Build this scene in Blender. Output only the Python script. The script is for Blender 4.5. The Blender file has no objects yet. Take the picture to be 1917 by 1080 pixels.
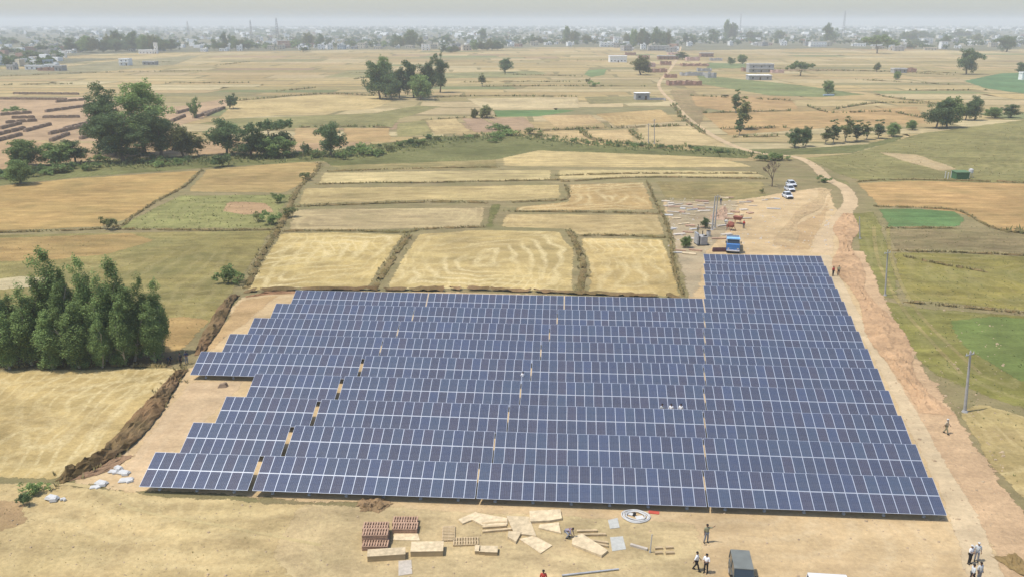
import bpy, bmesh, math, random
import numpy as np
from mathutils import Vector, Matrix

# ------------------------------------------------------------------ camera, sky, sun, exposure
S = bpy.context.scene
COL = S.collection
H = 41.0                                   # the drone hovers 41 m above the fields
PITCH = math.atan(498 / 1600)
cam_d = bpy.data.cameras.new('camera')
cam_d.sensor_width = 36.0
cam_d.lens = 36.0 * 1600 / 1917
cam_d.clip_end = 40000
cam = bpy.data.objects.new('camera', cam_d)
COL.objects.link(cam)
cam.location = (0, 0, H)
cam.rotation_euler = (math.pi / 2 - PITCH, 0, 0)
S.camera = cam

SUN_EL = math.radians(66)
SHADOW_AZ = math.atan2(0.25, 1.0)           # shadows fall to the right and slightly away
sun_dir = Vector((-math.cos(SHADOW_AZ) * math.cos(SUN_EL), -math.sin(SHADOW_AZ) * math.cos(SUN_EL), math.sin(SUN_EL)))
W = bpy.data.worlds.new('World')
S.world = W
W.use_nodes = True
wn = W.node_tree
sky = wn.nodes.new('ShaderNodeTexSky')
sky.sky_type = 'NISHITA'
sky.sun_disc = False
sky.sun_elevation = SUN_EL
sky.sun_rotation = math.atan2(sun_dir.x, sun_dir.y)
sky.air_density = 1.0
sky.dust_density = 1.5
sky.ozone_density = 2.2
bg = wn.nodes['Background']
wn.links.new(sky.outputs[0], bg.inputs[0])
bg.inputs[1].default_value = 0.115
sd = bpy.data.lights.new('sun', 'SUN')
sd.energy = 2.75
sd.angle = math.radians(0.55)
sd.color = (1.0, 0.955, 0.88)
sun = bpy.data.objects.new('sun', sd)
COL.objects.link(sun)
sun.rotation_euler = sun_dir.to_track_quat('Z', 'Y').to_euler()
sun.location = (0, 0, 300)
S.view_settings.view_transform = 'Standard'
S.view_settings.look = 'None'
S.view_settings.exposure = 0.68
S.view_settings.gamma = 1.0
S.view_settings.use_curve_mapping = False
S.cycles.max_bounces = 5
S.cycles.diffuse_bounces = 2
S.cycles.glossy_bounces = 2
S.cycles.transmission_bounces = 2
S.cycles.volume_bounces = 2
S.cycles.sample_clamp_indirect = 4
S.cycles.transparent_max_bounces = 24

# ------------------------------------------------------------------ helpers
_c, _s = math.cos(PITCH), math.sin(PITCH)


def P(px, py, z=0.0):
    """ground point seen at a pixel of the 1917 x 1080 photograph (survey of the place)"""
    u, v = (px - 958.5) / 1600, (540 - py) / 1600
    dx, dy, dz = u, _c + v * _s, -_s + v * _c
    t = (z - H) / dz
    return Vector((dx * t, dy * t, z))


def top_h(base, py):
    """height of something standing at ground point base whose top is at pixel row py"""
    v = (540 - py) / 1600
    t = base.y / (_c + v * _s)
    return H + t * (-_s + v * _c)


def mpp(base):
    """metres per photo pixel at a ground point"""
    return (base.y * _c + H * _s) / 1600


def srgb(r, g, b, k=0.62):
    f = lambda c: ((c / 255 + 0.055) / 1.055) ** 2.4 if c > 10 else c / 255 / 12.92
    return (f(r) * k, f(g) * k, f(b) * k, 1.0)


def tag(o, label=None, cat=None, group=None, kind=None):
    if label: o['label'] = label
    if cat: o['category'] = cat
    if group: o['group'] = group
    if kind: o['kind'] = kind
    return o


def empty(name, loc, rz=0.0, **kw):
    o = bpy.data.objects.new(name, None)
    o.empty_display_size = 0.5
    COL.objects.link(o)
    o.location = loc
    o.rotation_euler = (0, 0, rz)
    return tag(o, **kw)


def link(name, me, parent=None, loc=(0, 0, 0), rz=0.0, **kw):
    o = bpy.data.objects.new(name, me)
    COL.objects.link(o)
    o.parent = parent
    o.location = loc
    o.rotation_euler = (0, 0, rz)
    return tag(o, **kw)


def copy_tree(o, parent=None):
    c = o.copy()
    COL.objects.link(c)
    c.parent = parent
    for ch in o.children:
        copy_tree(ch, c)
    return c


def mesh_np(name, V, Fq, mats, mi=None, smooth=False):
    """mesh from numpy arrays: V (n,3), Fq (m,3|4)"""
    V = np.asarray(V, dtype=np.float32)
    Fq = np.asarray(Fq, dtype=np.int32)
    me = bpy.data.meshes.new(name)
    k = Fq.shape[1]
    me.vertices.add(len(V)); me.vertices.foreach_set('co', V.ravel())
    me.loops.add(Fq.size); me.loops.foreach_set('vertex_index', Fq.ravel())
    me.polygons.add(len(Fq))
    me.polygons.foreach_set('loop_start', np.arange(0, Fq.size, k, dtype=np.int32))
    me.polygons.foreach_set('loop_total', np.full(len(Fq), k, dtype=np.int32))
    if mi is not None: me.polygons.foreach_set('material_index', np.asarray(mi, dtype=np.int32))
    for m in (mats if isinstance(mats, (list, tuple)) else [mats]): me.materials.append(m)
    me.update(calc_edges=True)
    me.polygons.foreach_set('use_smooth', np.full(len(Fq), bool(smooth)))
    return me


class MB:
    """collects boxes, tubes and loose faces into ONE mesh"""
    def __init__(self):
        self.v, self.f, self.m = [], [], []

    def add(self, V, Fs, mi=0):
        n = len(self.v)
        self.v += [tuple(p) for p in V]
        for f in Fs:
            self.f.append([n + i for i in f]); self.m.append(mi)

    def box(self, c, d, rz=0.0, mi=0, taper=1.0, rx=0.0):
        M = Matrix.Translation(c) @ Matrix.Rotation(rz, 4, 'Z') @ Matrix.Rotation(rx, 4, 'X')
        V = []
        for z in (-.5, .5):
            t = taper if z > 0 else 1.0
            for x, y in ((-.5, -.5), (.5, -.5), (.5, .5), (-.5, .5)):
                V.append(M @ Vector((x * d[0] * t, y * d[1] * t, z * d[2])))
        self.add(V, [(3, 2, 1, 0), (4, 5, 6, 7), (0, 1, 5, 4), (1, 2, 6, 5), (2, 3, 7, 6), (3, 0, 4, 7)], mi)

    def tube(self, a, b, ra, rb, n=8, mi=0, cap=True):
        a, b = Vector(a), Vector(b)
        d = (b - a).normalized()
        u = d.orthogonal().normalized(); w = d.cross(u)
        V = []
        for p, r in ((a, ra), (b, rb)):
            for i in range(n):
                t = 2 * math.pi * i / n
                V.append(p + (u * math.cos(t) + w * math.sin(t)) * r)
        Fs = [(i, (i + 1) % n, n + (i + 1) % n, n + i) for i in range(n)]
        if cap: Fs += [tuple(range(n - 1, -1, -1)), tuple(range(n, 2 * n))]
        self.add(V, Fs, mi)

    def prism(self, pts, width, mi=0, axis='x', off=0.0):
        """extrude a closed (y,z) outline along x"""
        n = len(pts)
        V = [(off - width / 2, y, z) for y, z in pts] + [(off + width / 2, y, z) for y, z in pts]
        Fs = [tuple(range(n)), tuple(range(2 * n - 1, n - 1, -1))] + [(i, n + i, n + (i + 1) % n, (i + 1) % n) for i in range(n)]
        self.add(V, Fs, mi)

    def mesh(self, name, mats, smooth=False, bevel=0):
        me = bpy.data.meshes.new(name)
        me.from_pydata(self.v, [], self.f)
        for m in (mats if isinstance(mats, (list, tuple)) else [mats]): me.materials.append(m)
        me.polygons.foreach_set('material_index', self.m)
        bm = bmesh.new(); bm.from_mesh(me)
        bmesh.ops.recalc_face_normals(bm, faces=bm.faces)
        if bevel:
            bmesh.ops.bevel(bm, geom=[e for e in bm.edges if len(e.link_faces) == 2 and e.calc_face_angle(0) > 0.4], offset=bevel, segments=2, affect='EDGES', profile=0.6, clamp_overlap=True)
        if smooth:
            for f in bm.faces: f.smooth = True
        bm.to_mesh(me); bm.free()
        me.update()
        return me

    def obj(self, name, mats, parent=None, loc=(0, 0, 0), rz=0.0, smooth=False, bevel=0, **kw):
        return link(name, self.mesh(name, mats, smooth, bevel), parent, loc, rz, **kw)


# ------------------------------------------------------------------ materials
def new_mat(name):
    m = bpy.data.materials.new(name)
    m.use_nodes = True
    nt = m.node_tree
    b = nt.nodes['Principled BSDF']
    return m, nt, b


def N(nt, t, **kw):
    n = nt.nodes.new(t)
    for k, v in kw.items():
        if k in n.inputs: n.inputs[k].default_value = v
        else: setattr(n, k, v)
    return n


def set_edge(me, vals=None):
    a = me.attributes.new('edge', 'FLOAT', 'POINT')
    n = len(me.vertices)
    a.data.foreach_set('value', np.asarray(vals if vals is not None else np.ones(n), dtype=np.float32))


def plain(name, col, rough=0.7, metal=0.0, var=0.12, scale=3.0, bump=0.0, rnd=0.0, spec=0.3):
    """plain colour with grain and wear; rnd gives alike pieces slightly different tones"""
    m, nt, b = new_mat(name)
    tc = N(nt, 'ShaderNodeTexCoord')
    no = N(nt, 'ShaderNodeTexNoise', Scale=scale, Detail=5.0)
    nt.links.new(tc.outputs['Object'], no.inputs['Vector'])
    mr = N(nt, 'ShaderNodeMapRange')
    mr.inputs[1].default_value = 0.3; mr.inputs[2].default_value = 0.7
    mr.inputs[3].default_value = 1 - var; mr.inputs[4].default_value = 1 + var
    nt.links.new(no.outputs[0], mr.inputs[0])
    hs = N(nt, 'ShaderNodeHueSaturation')
    hs.inputs['Color'].default_value = col
    src = mr.outputs[0]
    if rnd:
        oi = N(nt, 'ShaderNodeObjectInfo')
        r2 = N(nt, 'ShaderNodeMapRange')
        r2.inputs[3].default_value = 1 - rnd; r2.inputs[4].default_value = 1 + rnd
        nt.links.new(oi.outputs['Random'], r2.inputs[0])
        mu = N(nt, 'ShaderNodeMath', operation='MULTIPLY')
        nt.links.new(src, mu.inputs[0]); nt.links.new(r2.outputs[0], mu.inputs[1])
        src = mu.outputs[0]
    nt.links.new(src, hs.inputs['Value'])
    nt.links.new(hs.outputs[0], b.inputs['Base Color'])
    b.inputs['Roughness'].default_value = rough
    b.inputs['Metallic'].default_value = metal
    b.inputs['Specular IOR Level'].default_value = spec
    if bump:
        bp = N(nt, 'ShaderNodeBump', Strength=0.6, Distance=bump)
        nt.links.new(no.outputs[0], bp.inputs['Height']); nt.links.new(bp.outputs[0], b.inputs['Normal'])
    return m


def ground_mat(name, source='object', swirl=0.0, streak=0.0, olive=0.0, red=0.0, pale=(0.60, 0.48, 0.25, 1), rot=0.0, bump=0.12, contrast=1.0, far=False, lane=0.0, soft=True):
    m, nt, b = new_mat(name)
    L = nt.links.new
    geo = N(nt, 'ShaderNodeNewGeometry')
    pos = geo.outputs['Position']
    if source == 'object':
        oi = N(nt, 'ShaderNodeObjectInfo'); col = oi.outputs['Color']
    elif source == 'attr':
        at = N(nt, 'ShaderNodeAttribute', attribute_name='tint'); col = at.outputs['Color']
    else:
        rg = N(nt, 'ShaderNodeRGB'); rg.outputs[0].default_value = source; col = rg.outputs[0]

    def scaled(v, sc, rz=0.0):
        mp = N(nt, 'ShaderNodeMapping'); mp.inputs['Scale'].default_value = sc; mp.inputs['Rotation'].default_value = (0, 0, rz)
        L(v, mp.inputs['Vector']); return mp.outputs[0]

    def noise(scale, detail=4.0, vec=pos, dist=0.0, rough=0.55):
        n = N(nt, 'ShaderNodeTexNoise', Scale=scale, Detail=detail, Distortion=dist, Roughness=rough)
        L(vec, n.inputs['Vector']); return n.outputs[0]

    def rng(x, a, bb, c, d):
        r = N(nt, 'ShaderNodeMapRange')
        for i, v in enumerate((a, bb, c, d)): r.inputs[i + 1].default_value = v
        L(x, r.inputs[0]); return r.outputs[0]

    def mul(x, y):
        r = N(nt, 'ShaderNodeMath', operation='MULTIPLY')
        L(x, r.inputs[0])
        if isinstance(y, float): r.inputs[1].default_value = y
        else: L(y, r.inputs[1])
        return r.outputs[0]

    def mix(f, a, bb):
        r = N(nt, 'ShaderNodeMix', data_type='RGBA')
        L(f, r.inputs[0])
        for x, i in ((a, 6), (bb, 7)):
            if isinstance(x, tuple): r.inputs[i].default_value = x
            else: L(x, r.inputs[i])
        return r.outputs[2]

    def scaled(v, sc, rz=0.0):
        mp = N(nt, 'ShaderNodeMapping'); mp.inputs['Scale'].default_value = sc; mp.inputs['Rotation'].default_value = (0, 0, rz)
        L(v, mp.inputs['Vector']); return mp.outputs[0]

    big = rng(noise(0.035 if not far else 0.006, 3), 0.34, 0.66, 1 - .16 * contrast, 1 + .13 * contrast)
    mid = rng(noise(0.3, 7, rough=0.7, vec=scaled(pos, (0.6, 1, 1), 0.2)), 0.35, 0.65, 1 - .2 * contrast, 1 + .16 * contrast)
    fine = rng(noise(2.3, 6, rough=0.7), 0.25, 0.75, 1 - .2 * contrast, 1 + .16 * contrast)
    v = mul(mul(big, mid), fine)
    if streak:
        sv = scaled(pos, (0.035, 0.5, 1), rot)
        st = rng(noise(1.0, 5, sv), 0.35, 0.65, 1 - .2 * streak, 1 + .15 * streak)
        v = mul(v, st)
    hs = N(nt, 'ShaderNodeHueSaturation')
    L(col, hs.inputs['Color']); L(v, hs.inputs['Value'])
    c = hs.outputs[0]
    if olive:
        f = rng(noise(0.09, 5, rough=0.65), 0.42, 0.68, 0.0, olive)
        c = mix(f, c, (0.145, 0.145, 0.055, 1))
    if red:
        f = rng(noise(0.14, 5, rough=0.65), 0.4, 0.65, 0.0, red)
        c = mix(f, c, (0.40, 0.26, 0.15, 1))
    if swirl:
        # tracks of the harvester: wandering pale windrows of straw
        patch = rng(noise(0.045, 3), 0.36, 0.60, 0.0, 1.0)
        brk = rng(noise(1.7, 6, rough=0.8), 0.38, 0.60, 0.0, 1.0)
        # rounds driven parallel to the border of the field, plus a few wandering ones
        rim = N(nt, 'ShaderNodeAttribute', attribute_name='rim')
        wob = N(nt, 'ShaderNodeTexNoise', Scale=0.055, Detail=3.0, Roughness=0.6); L(scaled(pos, (1.0, 0.6, 1)), wob.inputs['Vector'])
        ma = N(nt, 'ShaderNodeMath', operation='MULTIPLY_ADD'); L(wob.outputs[0], ma.inputs[0]); ma.inputs[1].default_value = 13.0; L(rim.outputs['Fac'], ma.inputs[2])
        sn = N(nt, 'ShaderNodeMath', operation='SINE'); L(mul(ma.outputs[0], 2.2), sn.inputs[0])
        total = mul(rng(sn.outputs[0], -0.1, 1.0, 0.0, 1.0), rng(noise(0.05, 2), 0.36, 0.6, 0.0, 1.0))
        for k_, (ws, ang, stretch, amp, sc) in enumerate(((0.03, -0.12, 0.22, 16, 0.17), (0.04, 1.35, 0.5, 10, 0.15))):
            wob = N(nt, 'ShaderNodeTexNoise', Scale=ws, Detail=3.0, Roughness=0.6); L(pos, wob.inputs['Vector'])
            va = N(nt, 'ShaderNodeVectorMath', operation='MULTIPLY_ADD')
            L(wob.outputs[1], va.inputs[0]); va.inputs[1].default_value = (amp, amp, 0); L(scaled(pos, (1.0, stretch, 1), ang), va.inputs[2])
            w = N(nt, 'ShaderNodeTexWave', wave_type='BANDS', Scale=sc, Distortion=3.0, Detail=4.0)
            w.inputs['Detail Scale'].default_value = 1.0; w.inputs['Detail Roughness'].default_value = 0.7
            L(va.outputs[0], w.inputs['Vector'])
            sel = rng(noise(0.035 + 0.01 * k_, 2, scaled(pos, (1, 1, 1), k_ * 1.1)), 0.45, 0.62, 0.0, 0.9)
            ln = mul(rng(w.outputs['Fac'], 0.72, 1.0, 0.0, 1.0), sel)
            mx = N(nt, 'ShaderNodeMath', operation='MAXIMUM'); L(total, mx.inputs[0]); L(ln, mx.inputs[1]); total = mx.outputs[0]
        c = mix(mul(mul(total, brk), swirl), c, pale)
        dk = rng(noise(0.5, 5, scaled(pos, (1.0, 0.5, 1), 0.4), rough=0.7), 0.5, 0.72, 0.0, 0.4 * swirl)
        c = mix(dk, c, (0.27, 0.195, 0.09, 1))
    if lane:
        # drilled rows
        w3 = N(nt, 'ShaderNodeTexWave', wave_type='BANDS', bands_direction='Y', Scale=0.16, Distortion=1.6, Detail=3.0)
        L(scaled(pos, (1, 1, 1), rot), w3.inputs['Vector'])
        c = mix(mul(rng(w3.outputs['Fac'], 0.6, 1.0, 0.0, 1.0), lane), c, pale)
    L(c, b.inputs['Base Color'])
    b.inputs['Roughness'].default_value = 1.0
    b.inputs['Specular IOR Level'].default_value = 0.1
    if bump:
        bp = N(nt, 'ShaderNodeBump', Strength=0.8, Distance=bump)
        bh = N(nt, 'ShaderNodeMath', operation='ADD')
        L(noise(1.1, 6, rough=0.7), bh.inputs[0]); L(mul(noise(5.0, 3), 0.3), bh.inputs[1])
        L(bh.outputs[0], bp.inputs['Height']); L(bp.outputs[0], b.inputs['Normal'])
    if soft:
        # ragged border: the sheet breaks up into the ground beneath it
        ea = N(nt, 'ShaderNodeAttribute', attribute_name='edge')
        n1 = noise(0.9, 6, rough=0.75); n2 = noise(0.15, 3)
        sm = N(nt, 'ShaderNodeMath', operation='MULTIPLY_ADD'); L(n1, sm.inputs[0]); sm.inputs[1].default_value = 0.9; L(ea.outputs['Fac'], sm.inputs[2])
        s2 = N(nt, 'ShaderNodeMath', operation='MULTIPLY_ADD'); L(n2, s2.inputs[0]); s2.inputs[1].default_value = 0.7; L(sm.outputs[0], s2.inputs[2])
        al = rng(s2.outputs[0], 1.26, 1.29, 0.0, 1.0)
        L(al, b.inputs['Alpha'])
    return m


def leaf_mat(name, base, dark, var=0.25):
    m, nt, b = new_mat(name)
    L = nt.links.new
    oi = N(nt, 'ShaderNodeObjectInfo')
    geo = N(nt, 'ShaderNodeNewGeometry')
    no = N(nt, 'ShaderNodeTexNoise', Scale=0.45, Detail=4.0)
    L(geo.outputs['Position'], no.inputs['Vector'])
    mr = N(nt, 'ShaderNodeMapRange'); mr.inputs[1].default_value = 0.3; mr.inputs[2].default_value = 0.7
    L(no.outputs[0], mr.inputs[0])
    mx = N(nt, 'ShaderNodeMix', data_type='RGBA')
    mx.inputs[6].default_value = dark; mx.inputs[7].default_value = base
    L(mr.outputs[0], mx.inputs[0])
    hs = N(nt, 'ShaderNodeHueSaturation')
    L(mx.outputs[2], hs.inputs['Color'])
    r1 = N(nt, 'ShaderNodeMapRange'); r1.inputs[3].default_value = 1 - var; r1.inputs[4].default_value = 1 + var
    L(oi.outputs['Random'], r1.inputs[0])
    isl = N(nt, 'ShaderNodeMapRange'); isl.inputs[3].default_value = 0.7; isl.inputs[4].default_value = 1.35
    L(geo.outputs['Random Per Island'], isl.inputs[0])
    mu = N(nt, 'ShaderNodeMath', operation='MULTIPLY'); L(r1.outputs[0], mu.inputs[0]); L(isl.outputs[0], mu.inputs[1])
    L(mu.outputs[0], hs.inputs['Value'])
    df = N(nt, 'ShaderNodeBsdfDiffuse'); tr = N(nt, 'ShaderNodeBsdfTranslucent')
    L(hs.outputs[0], df.inputs[0]); L(hs.outputs[0], tr.inputs[0])
    ms = N(nt, 'ShaderNodeMixShader'); ms.inputs[0].default_value = 0.32
    L(df.outputs[0], ms.inputs[1]); L(tr.outputs[0], ms.inputs[2])
    L(ms.outputs[0], nt.nodes['Material Output'].inputs[0])
    return m


M_BASE = ground_mat('dry_ground', source=srgb(166, 150, 108), olive=0.5, streak=0.5, far=True, soft=False)
M_STUB = ground_mat('straw_stubble', swirl=0.9, olive=0.12, contrast=1.35, pale=(0.62, 0.51, 0.28, 1))
M_STRIPE = ground_mat('straw_rows', swirl=0.4, streak=0.9, olive=0.16, contrast=1.2)
M_CROP = ground_mat('ripe_crop', streak=0.8, olive=0.28, contrast=1.2)
M_GRASS = ground_mat('rough_grass', olive=0.5, streak=0.6, swirl=0.3, contrast=1.5, pale=(0.42, 0.34, 0.17, 1))
M_GREEN = ground_mat('green_crop', streak=0.6, olive=0.3, contrast=1.2)
M_SAND = ground_mat('bare_sand', red=0.14, streak=0.3, swirl=0.25, contrast=1.0, pale=(0.6, 0.5, 0.33, 1))
M_EARTH = ground_mat('turned_earth', red=0.28, contrast=1.2, bump=0.3)
M_PATCH = ground_mat('farmland', source='attr', streak=1.0, olive=0.22, far=True, bump=0.0, soft=False)
M_ROAD = ground_mat('dirt_road', red=0.12, streak=0.2, contrast=0.9)
M_BANK = ground_mat('bank_soil', red=0.3, olive=0.45, contrast=1.7, bump=0.3)

# ------------------------------------------------------------------ ground sheets
rnd = random.Random(7)
_lift = [0]


def lift(level):
    _lift[0] += 1
    return 0.0028 * level + 0.0002 * (_lift[0] % 12)


def rough_outline(pts, closed=True, amp=1.0):
    out = []
    n = len(pts)
    for i in range(n if closed else n - 1):
        a, b = pts[i], pts[(i + 1) % n]
        d = (b - a).length
        dist = (a + b).length / 2
        seg = max(1.2, dist * 0.009)
        k = max(1, int(d / seg))
        jit = (0.12 + dist * 0.0009) * amp
        w1, w2 = rnd.uniform(0, 6), rnd.uniform(0.2, 0.4)
        for j in range(k):
            t = j / k
            p = a.lerp(b, t)
            e = 1.0 if 0 < j else 0.0
            nx = Vector((-(b - a).y, (b - a).x, 0)).normalized()
            p = p + nx * e * (rnd.gauss(0, jit) + jit * 1.6 * math.sin(w1 + j * w2))
            out.append(p)
    if not closed: out.append(pts[-1])
    return out


def sheet(name, px, color, mat, level, label=None, amp=1.0, world=False):
    """a field as a grid mesh; every vertex knows its distance to the border (ragged edge, harvest rounds)"""
    poly = np.array([tuple(P(*p))[:2] for p in px])
    z = lift(level)
    lo, hi = poly.min(0), poly.max(0)
    dist = float(np.linalg.norm(poly.mean(0)))
    wdt = 0.8 + dist * 0.007
    cell = max(1.3, math.sqrt((hi[0] - lo[0] + 4) * (hi[1] - lo[1] + 4) / 7000.0), 0.0)
    nx, ny = int((hi[0] - lo[0]) / cell) + 4, int((hi[1] - lo[1]) / cell) + 4
    X, Y = np.meshgrid(lo[0] - cell + np.arange(nx) * cell, lo[1] - cell + np.arange(ny) * cell)
    pts = np.stack([X.ravel(), Y.ravel()], 1)
    dm = np.full(len(pts), 1e9); ins = np.zeros(len(pts), bool)
    for i in range(len(poly)):
        a, b = poly[i - 1], poly[i]
        ab = b - a; t = np.clip(((pts - a) @ ab) / (ab @ ab), 0, 1)
        dm = np.minimum(dm, np.linalg.norm(pts - a - t[:, None] * ab, axis=1))
        if a[1] != b[1]:
            c = ((a[1] > pts[:, 1]) != (b[1] > pts[:, 1])) & (pts[:, 0] < (b[0] - a[0]) * (pts[:, 1] - a[1]) / (b[1] - a[1]) + a[0])
            ins ^= c
    sd = np.where(ins, dm, -dm)
    val = np.clip(sd / wdt * 0.8 + 0.25, 0, 1)
    idx = np.arange(nx * ny).reshape(ny, nx)
    Q = np.stack([idx[:-1, :-1], idx[:-1, 1:], idx[1:, 1:], idx[1:, :-1]], -1).reshape(-1, 4)
    Q = Q[val[Q].max(1) > 0]
    used, inv = np.unique(Q, return_inverse=True)
    V = np.column_stack([pts[used], np.full(len(used), z)])
    me = mesh_np(name, V, inv.reshape(-1, 4), mat)
    set_edge(me, val[used])
    at = me.attributes.new('rim', 'FLOAT', 'POINT'); at.data.foreach_set('value', sd[used].astype(np.float32))
    o = link(name, me, kind='structure')
    o.color = color
    if label: o['label'] = label
    return o


def smooth_path(pts, n=6):
    out = []
    m = len(pts)
    for i in range(m - 1):
        p0, p1, p2, p3 = pts[max(i - 1, 0)], pts[i], pts[i + 1], pts[min(i + 2, m - 1)]
        for j in range(n):
            t = j / n
            out.append(0.5 * ((2 * p1) + (p2 - p0) * t + (2 * p0 - 5 * p1 + 4 * p2 - p3) * t * t + (3 * p1 - p0 - 3 * p2 + p3) * t ** 3))
    out.append(pts[-1])
    return out


def ribbon(name, px, widths, color, mat, level, label=None, profile=None, amp=0.0, step=1.5, kind='structure'):
    """a strip along a path; profile = list of (offset -1..1, height) for banks"""
    raw = [P(*p) for p in px]
    pts = smooth_path(raw, 8)
    # resample
    dense = [pts[0]]
    ws = [widths[0]]
    nW = len(widths) - 1
    tot = sum((pts[i + 1] - pts[i]).length for i in range(len(pts) - 1))
    acc = 0.0
    for i in range(len(pts) - 1):
        d = (pts[i + 1] - pts[i]).length
        st = max(step, pts[i].length * 0.006)
        k = max(1, int(d / st))
        for j in range(1, k + 1):
            dense.append(pts[i].lerp(pts[i + 1], j / k))
            f = (acc + d * j / k) / tot * nW
            a = min(int(f), nW - 1) if nW else 0
            ws.append(widths[a] + (widths[min(a + 1, nW)] - widths[a]) * (f - a) if nW else widths[0])
        acc += d
    prof = profile or [(-1, 0), (-.3, 0), (.3, 0), (1, 0)]
    V, Fs = [], []
    z = lift(level)
    m = len(prof)
    for i, p in enumerate(dense):
        t = (dense[min(i + 1, len(dense) - 1)] - dense[max(i - 1, 0)]).normalized()
        nx = Vector((-t.y, t.x, 0))
        endf = min(1.0, i / 2, (len(dense) - 1 - i) / 2) if profile else 1.0
        for o, h in prof:
            w = ws[i] / 2 * (1 + rnd.gauss(0, 0.07))
            q = p + nx * (o * w)
            hh = h * endf * (1 + rnd.gauss(0, amp)) if h > 0 else h
            if profile and abs(o) < 1: q = q + nx * rnd.gauss(0, 0.07 * ws[i])
            V.append((q.x, q.y, z + hh if abs(o) < 1 or not profile else z - 0.05))
        if i:
            for j in range(m - 1):
                a = (i - 1) * m + j
                Fs.append((a, a + 1, a + m + 1, a + m))
    Fn = np.array(Fs)[:, ::-1]
    me = mesh_np(name, V, Fn, mat, smooth=bool(profile))
    ev = np.array([0.0 if abs(o_) >= 1 else 0.8 if profile else 1.0 for _ in dense for o_, h_ in prof])
    if profile: ev = ev * np.repeat(np.clip(np.random.default_rng(len(dense)).normal(.9, .35, len(dense)), .15, 1), m)
    set_edge(me, ev)
    o = link(name, me, kind=kind)
    o.color = color
    if label: o['label'] = label
    return o, dense


def grid_base():
    # one sheet reaching the horizon
    V = [(-12000, -300, 0), (12000, -300, 0), (12000, 12500, 0), (-12000, 12500, 0)]
    me = mesh_np('ground', V, [(0, 1, 2, 3)], M_BASE)
    link('ground', me, kind='structure', label='dry flat farmland reaching to the hazy horizon')


grid_base()

# patchwork of small fields in the middle distance
pal = [(212, 188, 136), (206, 180, 126), (214, 192, 144), (202, 178, 128), (208, 184, 132), (198, 172, 122), (184, 166, 116), (206, 178, 130), (212, 188, 142), (194, 174, 126), (216, 196, 148)]


def patchwork():
    V, Fs, C = [], [], []
    r = random.Random(3)
    y = 262.0
    while y < 1500:
        dh = r.uniform(18, 34) * (1 + (y - 262) / 1500)
        x = -900 - r.uniform(0, 60)
        sk = r.uniform(-0.02, 0.02)
        while x < 980:
            w = r.uniform(35, 110)
            g = r.uniform(0.8, 2.2)
            n = len(V)
            y0 = y + 0.04 * x; 
            V += [(x + g, y0 + g + r.uniform(-2, 2), .004), (x + w - g, y0 + w * sk + g, .004), (x + w - g + r.uniform(-5, 5), y0 + dh - g + r.uniform(-3, 3), .004), (x + g + r.uniform(-5, 5), y0 + dh - g, .004)]
            Fs.append((n, n + 1, n + 2, n + 3))
            c = list(srgb(*pal[r.randrange(len(pal))]))
            if r.random() < 0.10: c = list(srgb(*r.choice([(150, 152, 104), (166, 156, 112), (184, 156, 122)])))
            k = r.uniform(.93, 1.05)
            C.append([c[0] * k, c[1] * k, c[2] * k, 1])
            x += w
        y += dh + r.uniform(0, 1.5)
    me = mesh_np('field_patchwork', V, Fs, M_PATCH)
    at = me.color_attributes.new('tint', 'FLOAT_COLOR', 'CORNER')
    at.data.foreach_set('color', np.repeat(np.array(C, dtype=np.float32), 4, axis=0).ravel())
    link('field_patchwork', me, kind='structure', label='patchwork of small harvested fields in the middle distance')


patchwork()

M_STRAWG = ground_mat('trampled_straw', olive=0.18, red=0.10, streak=0.4, swirl=0.5, contrast=1.35)
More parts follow.
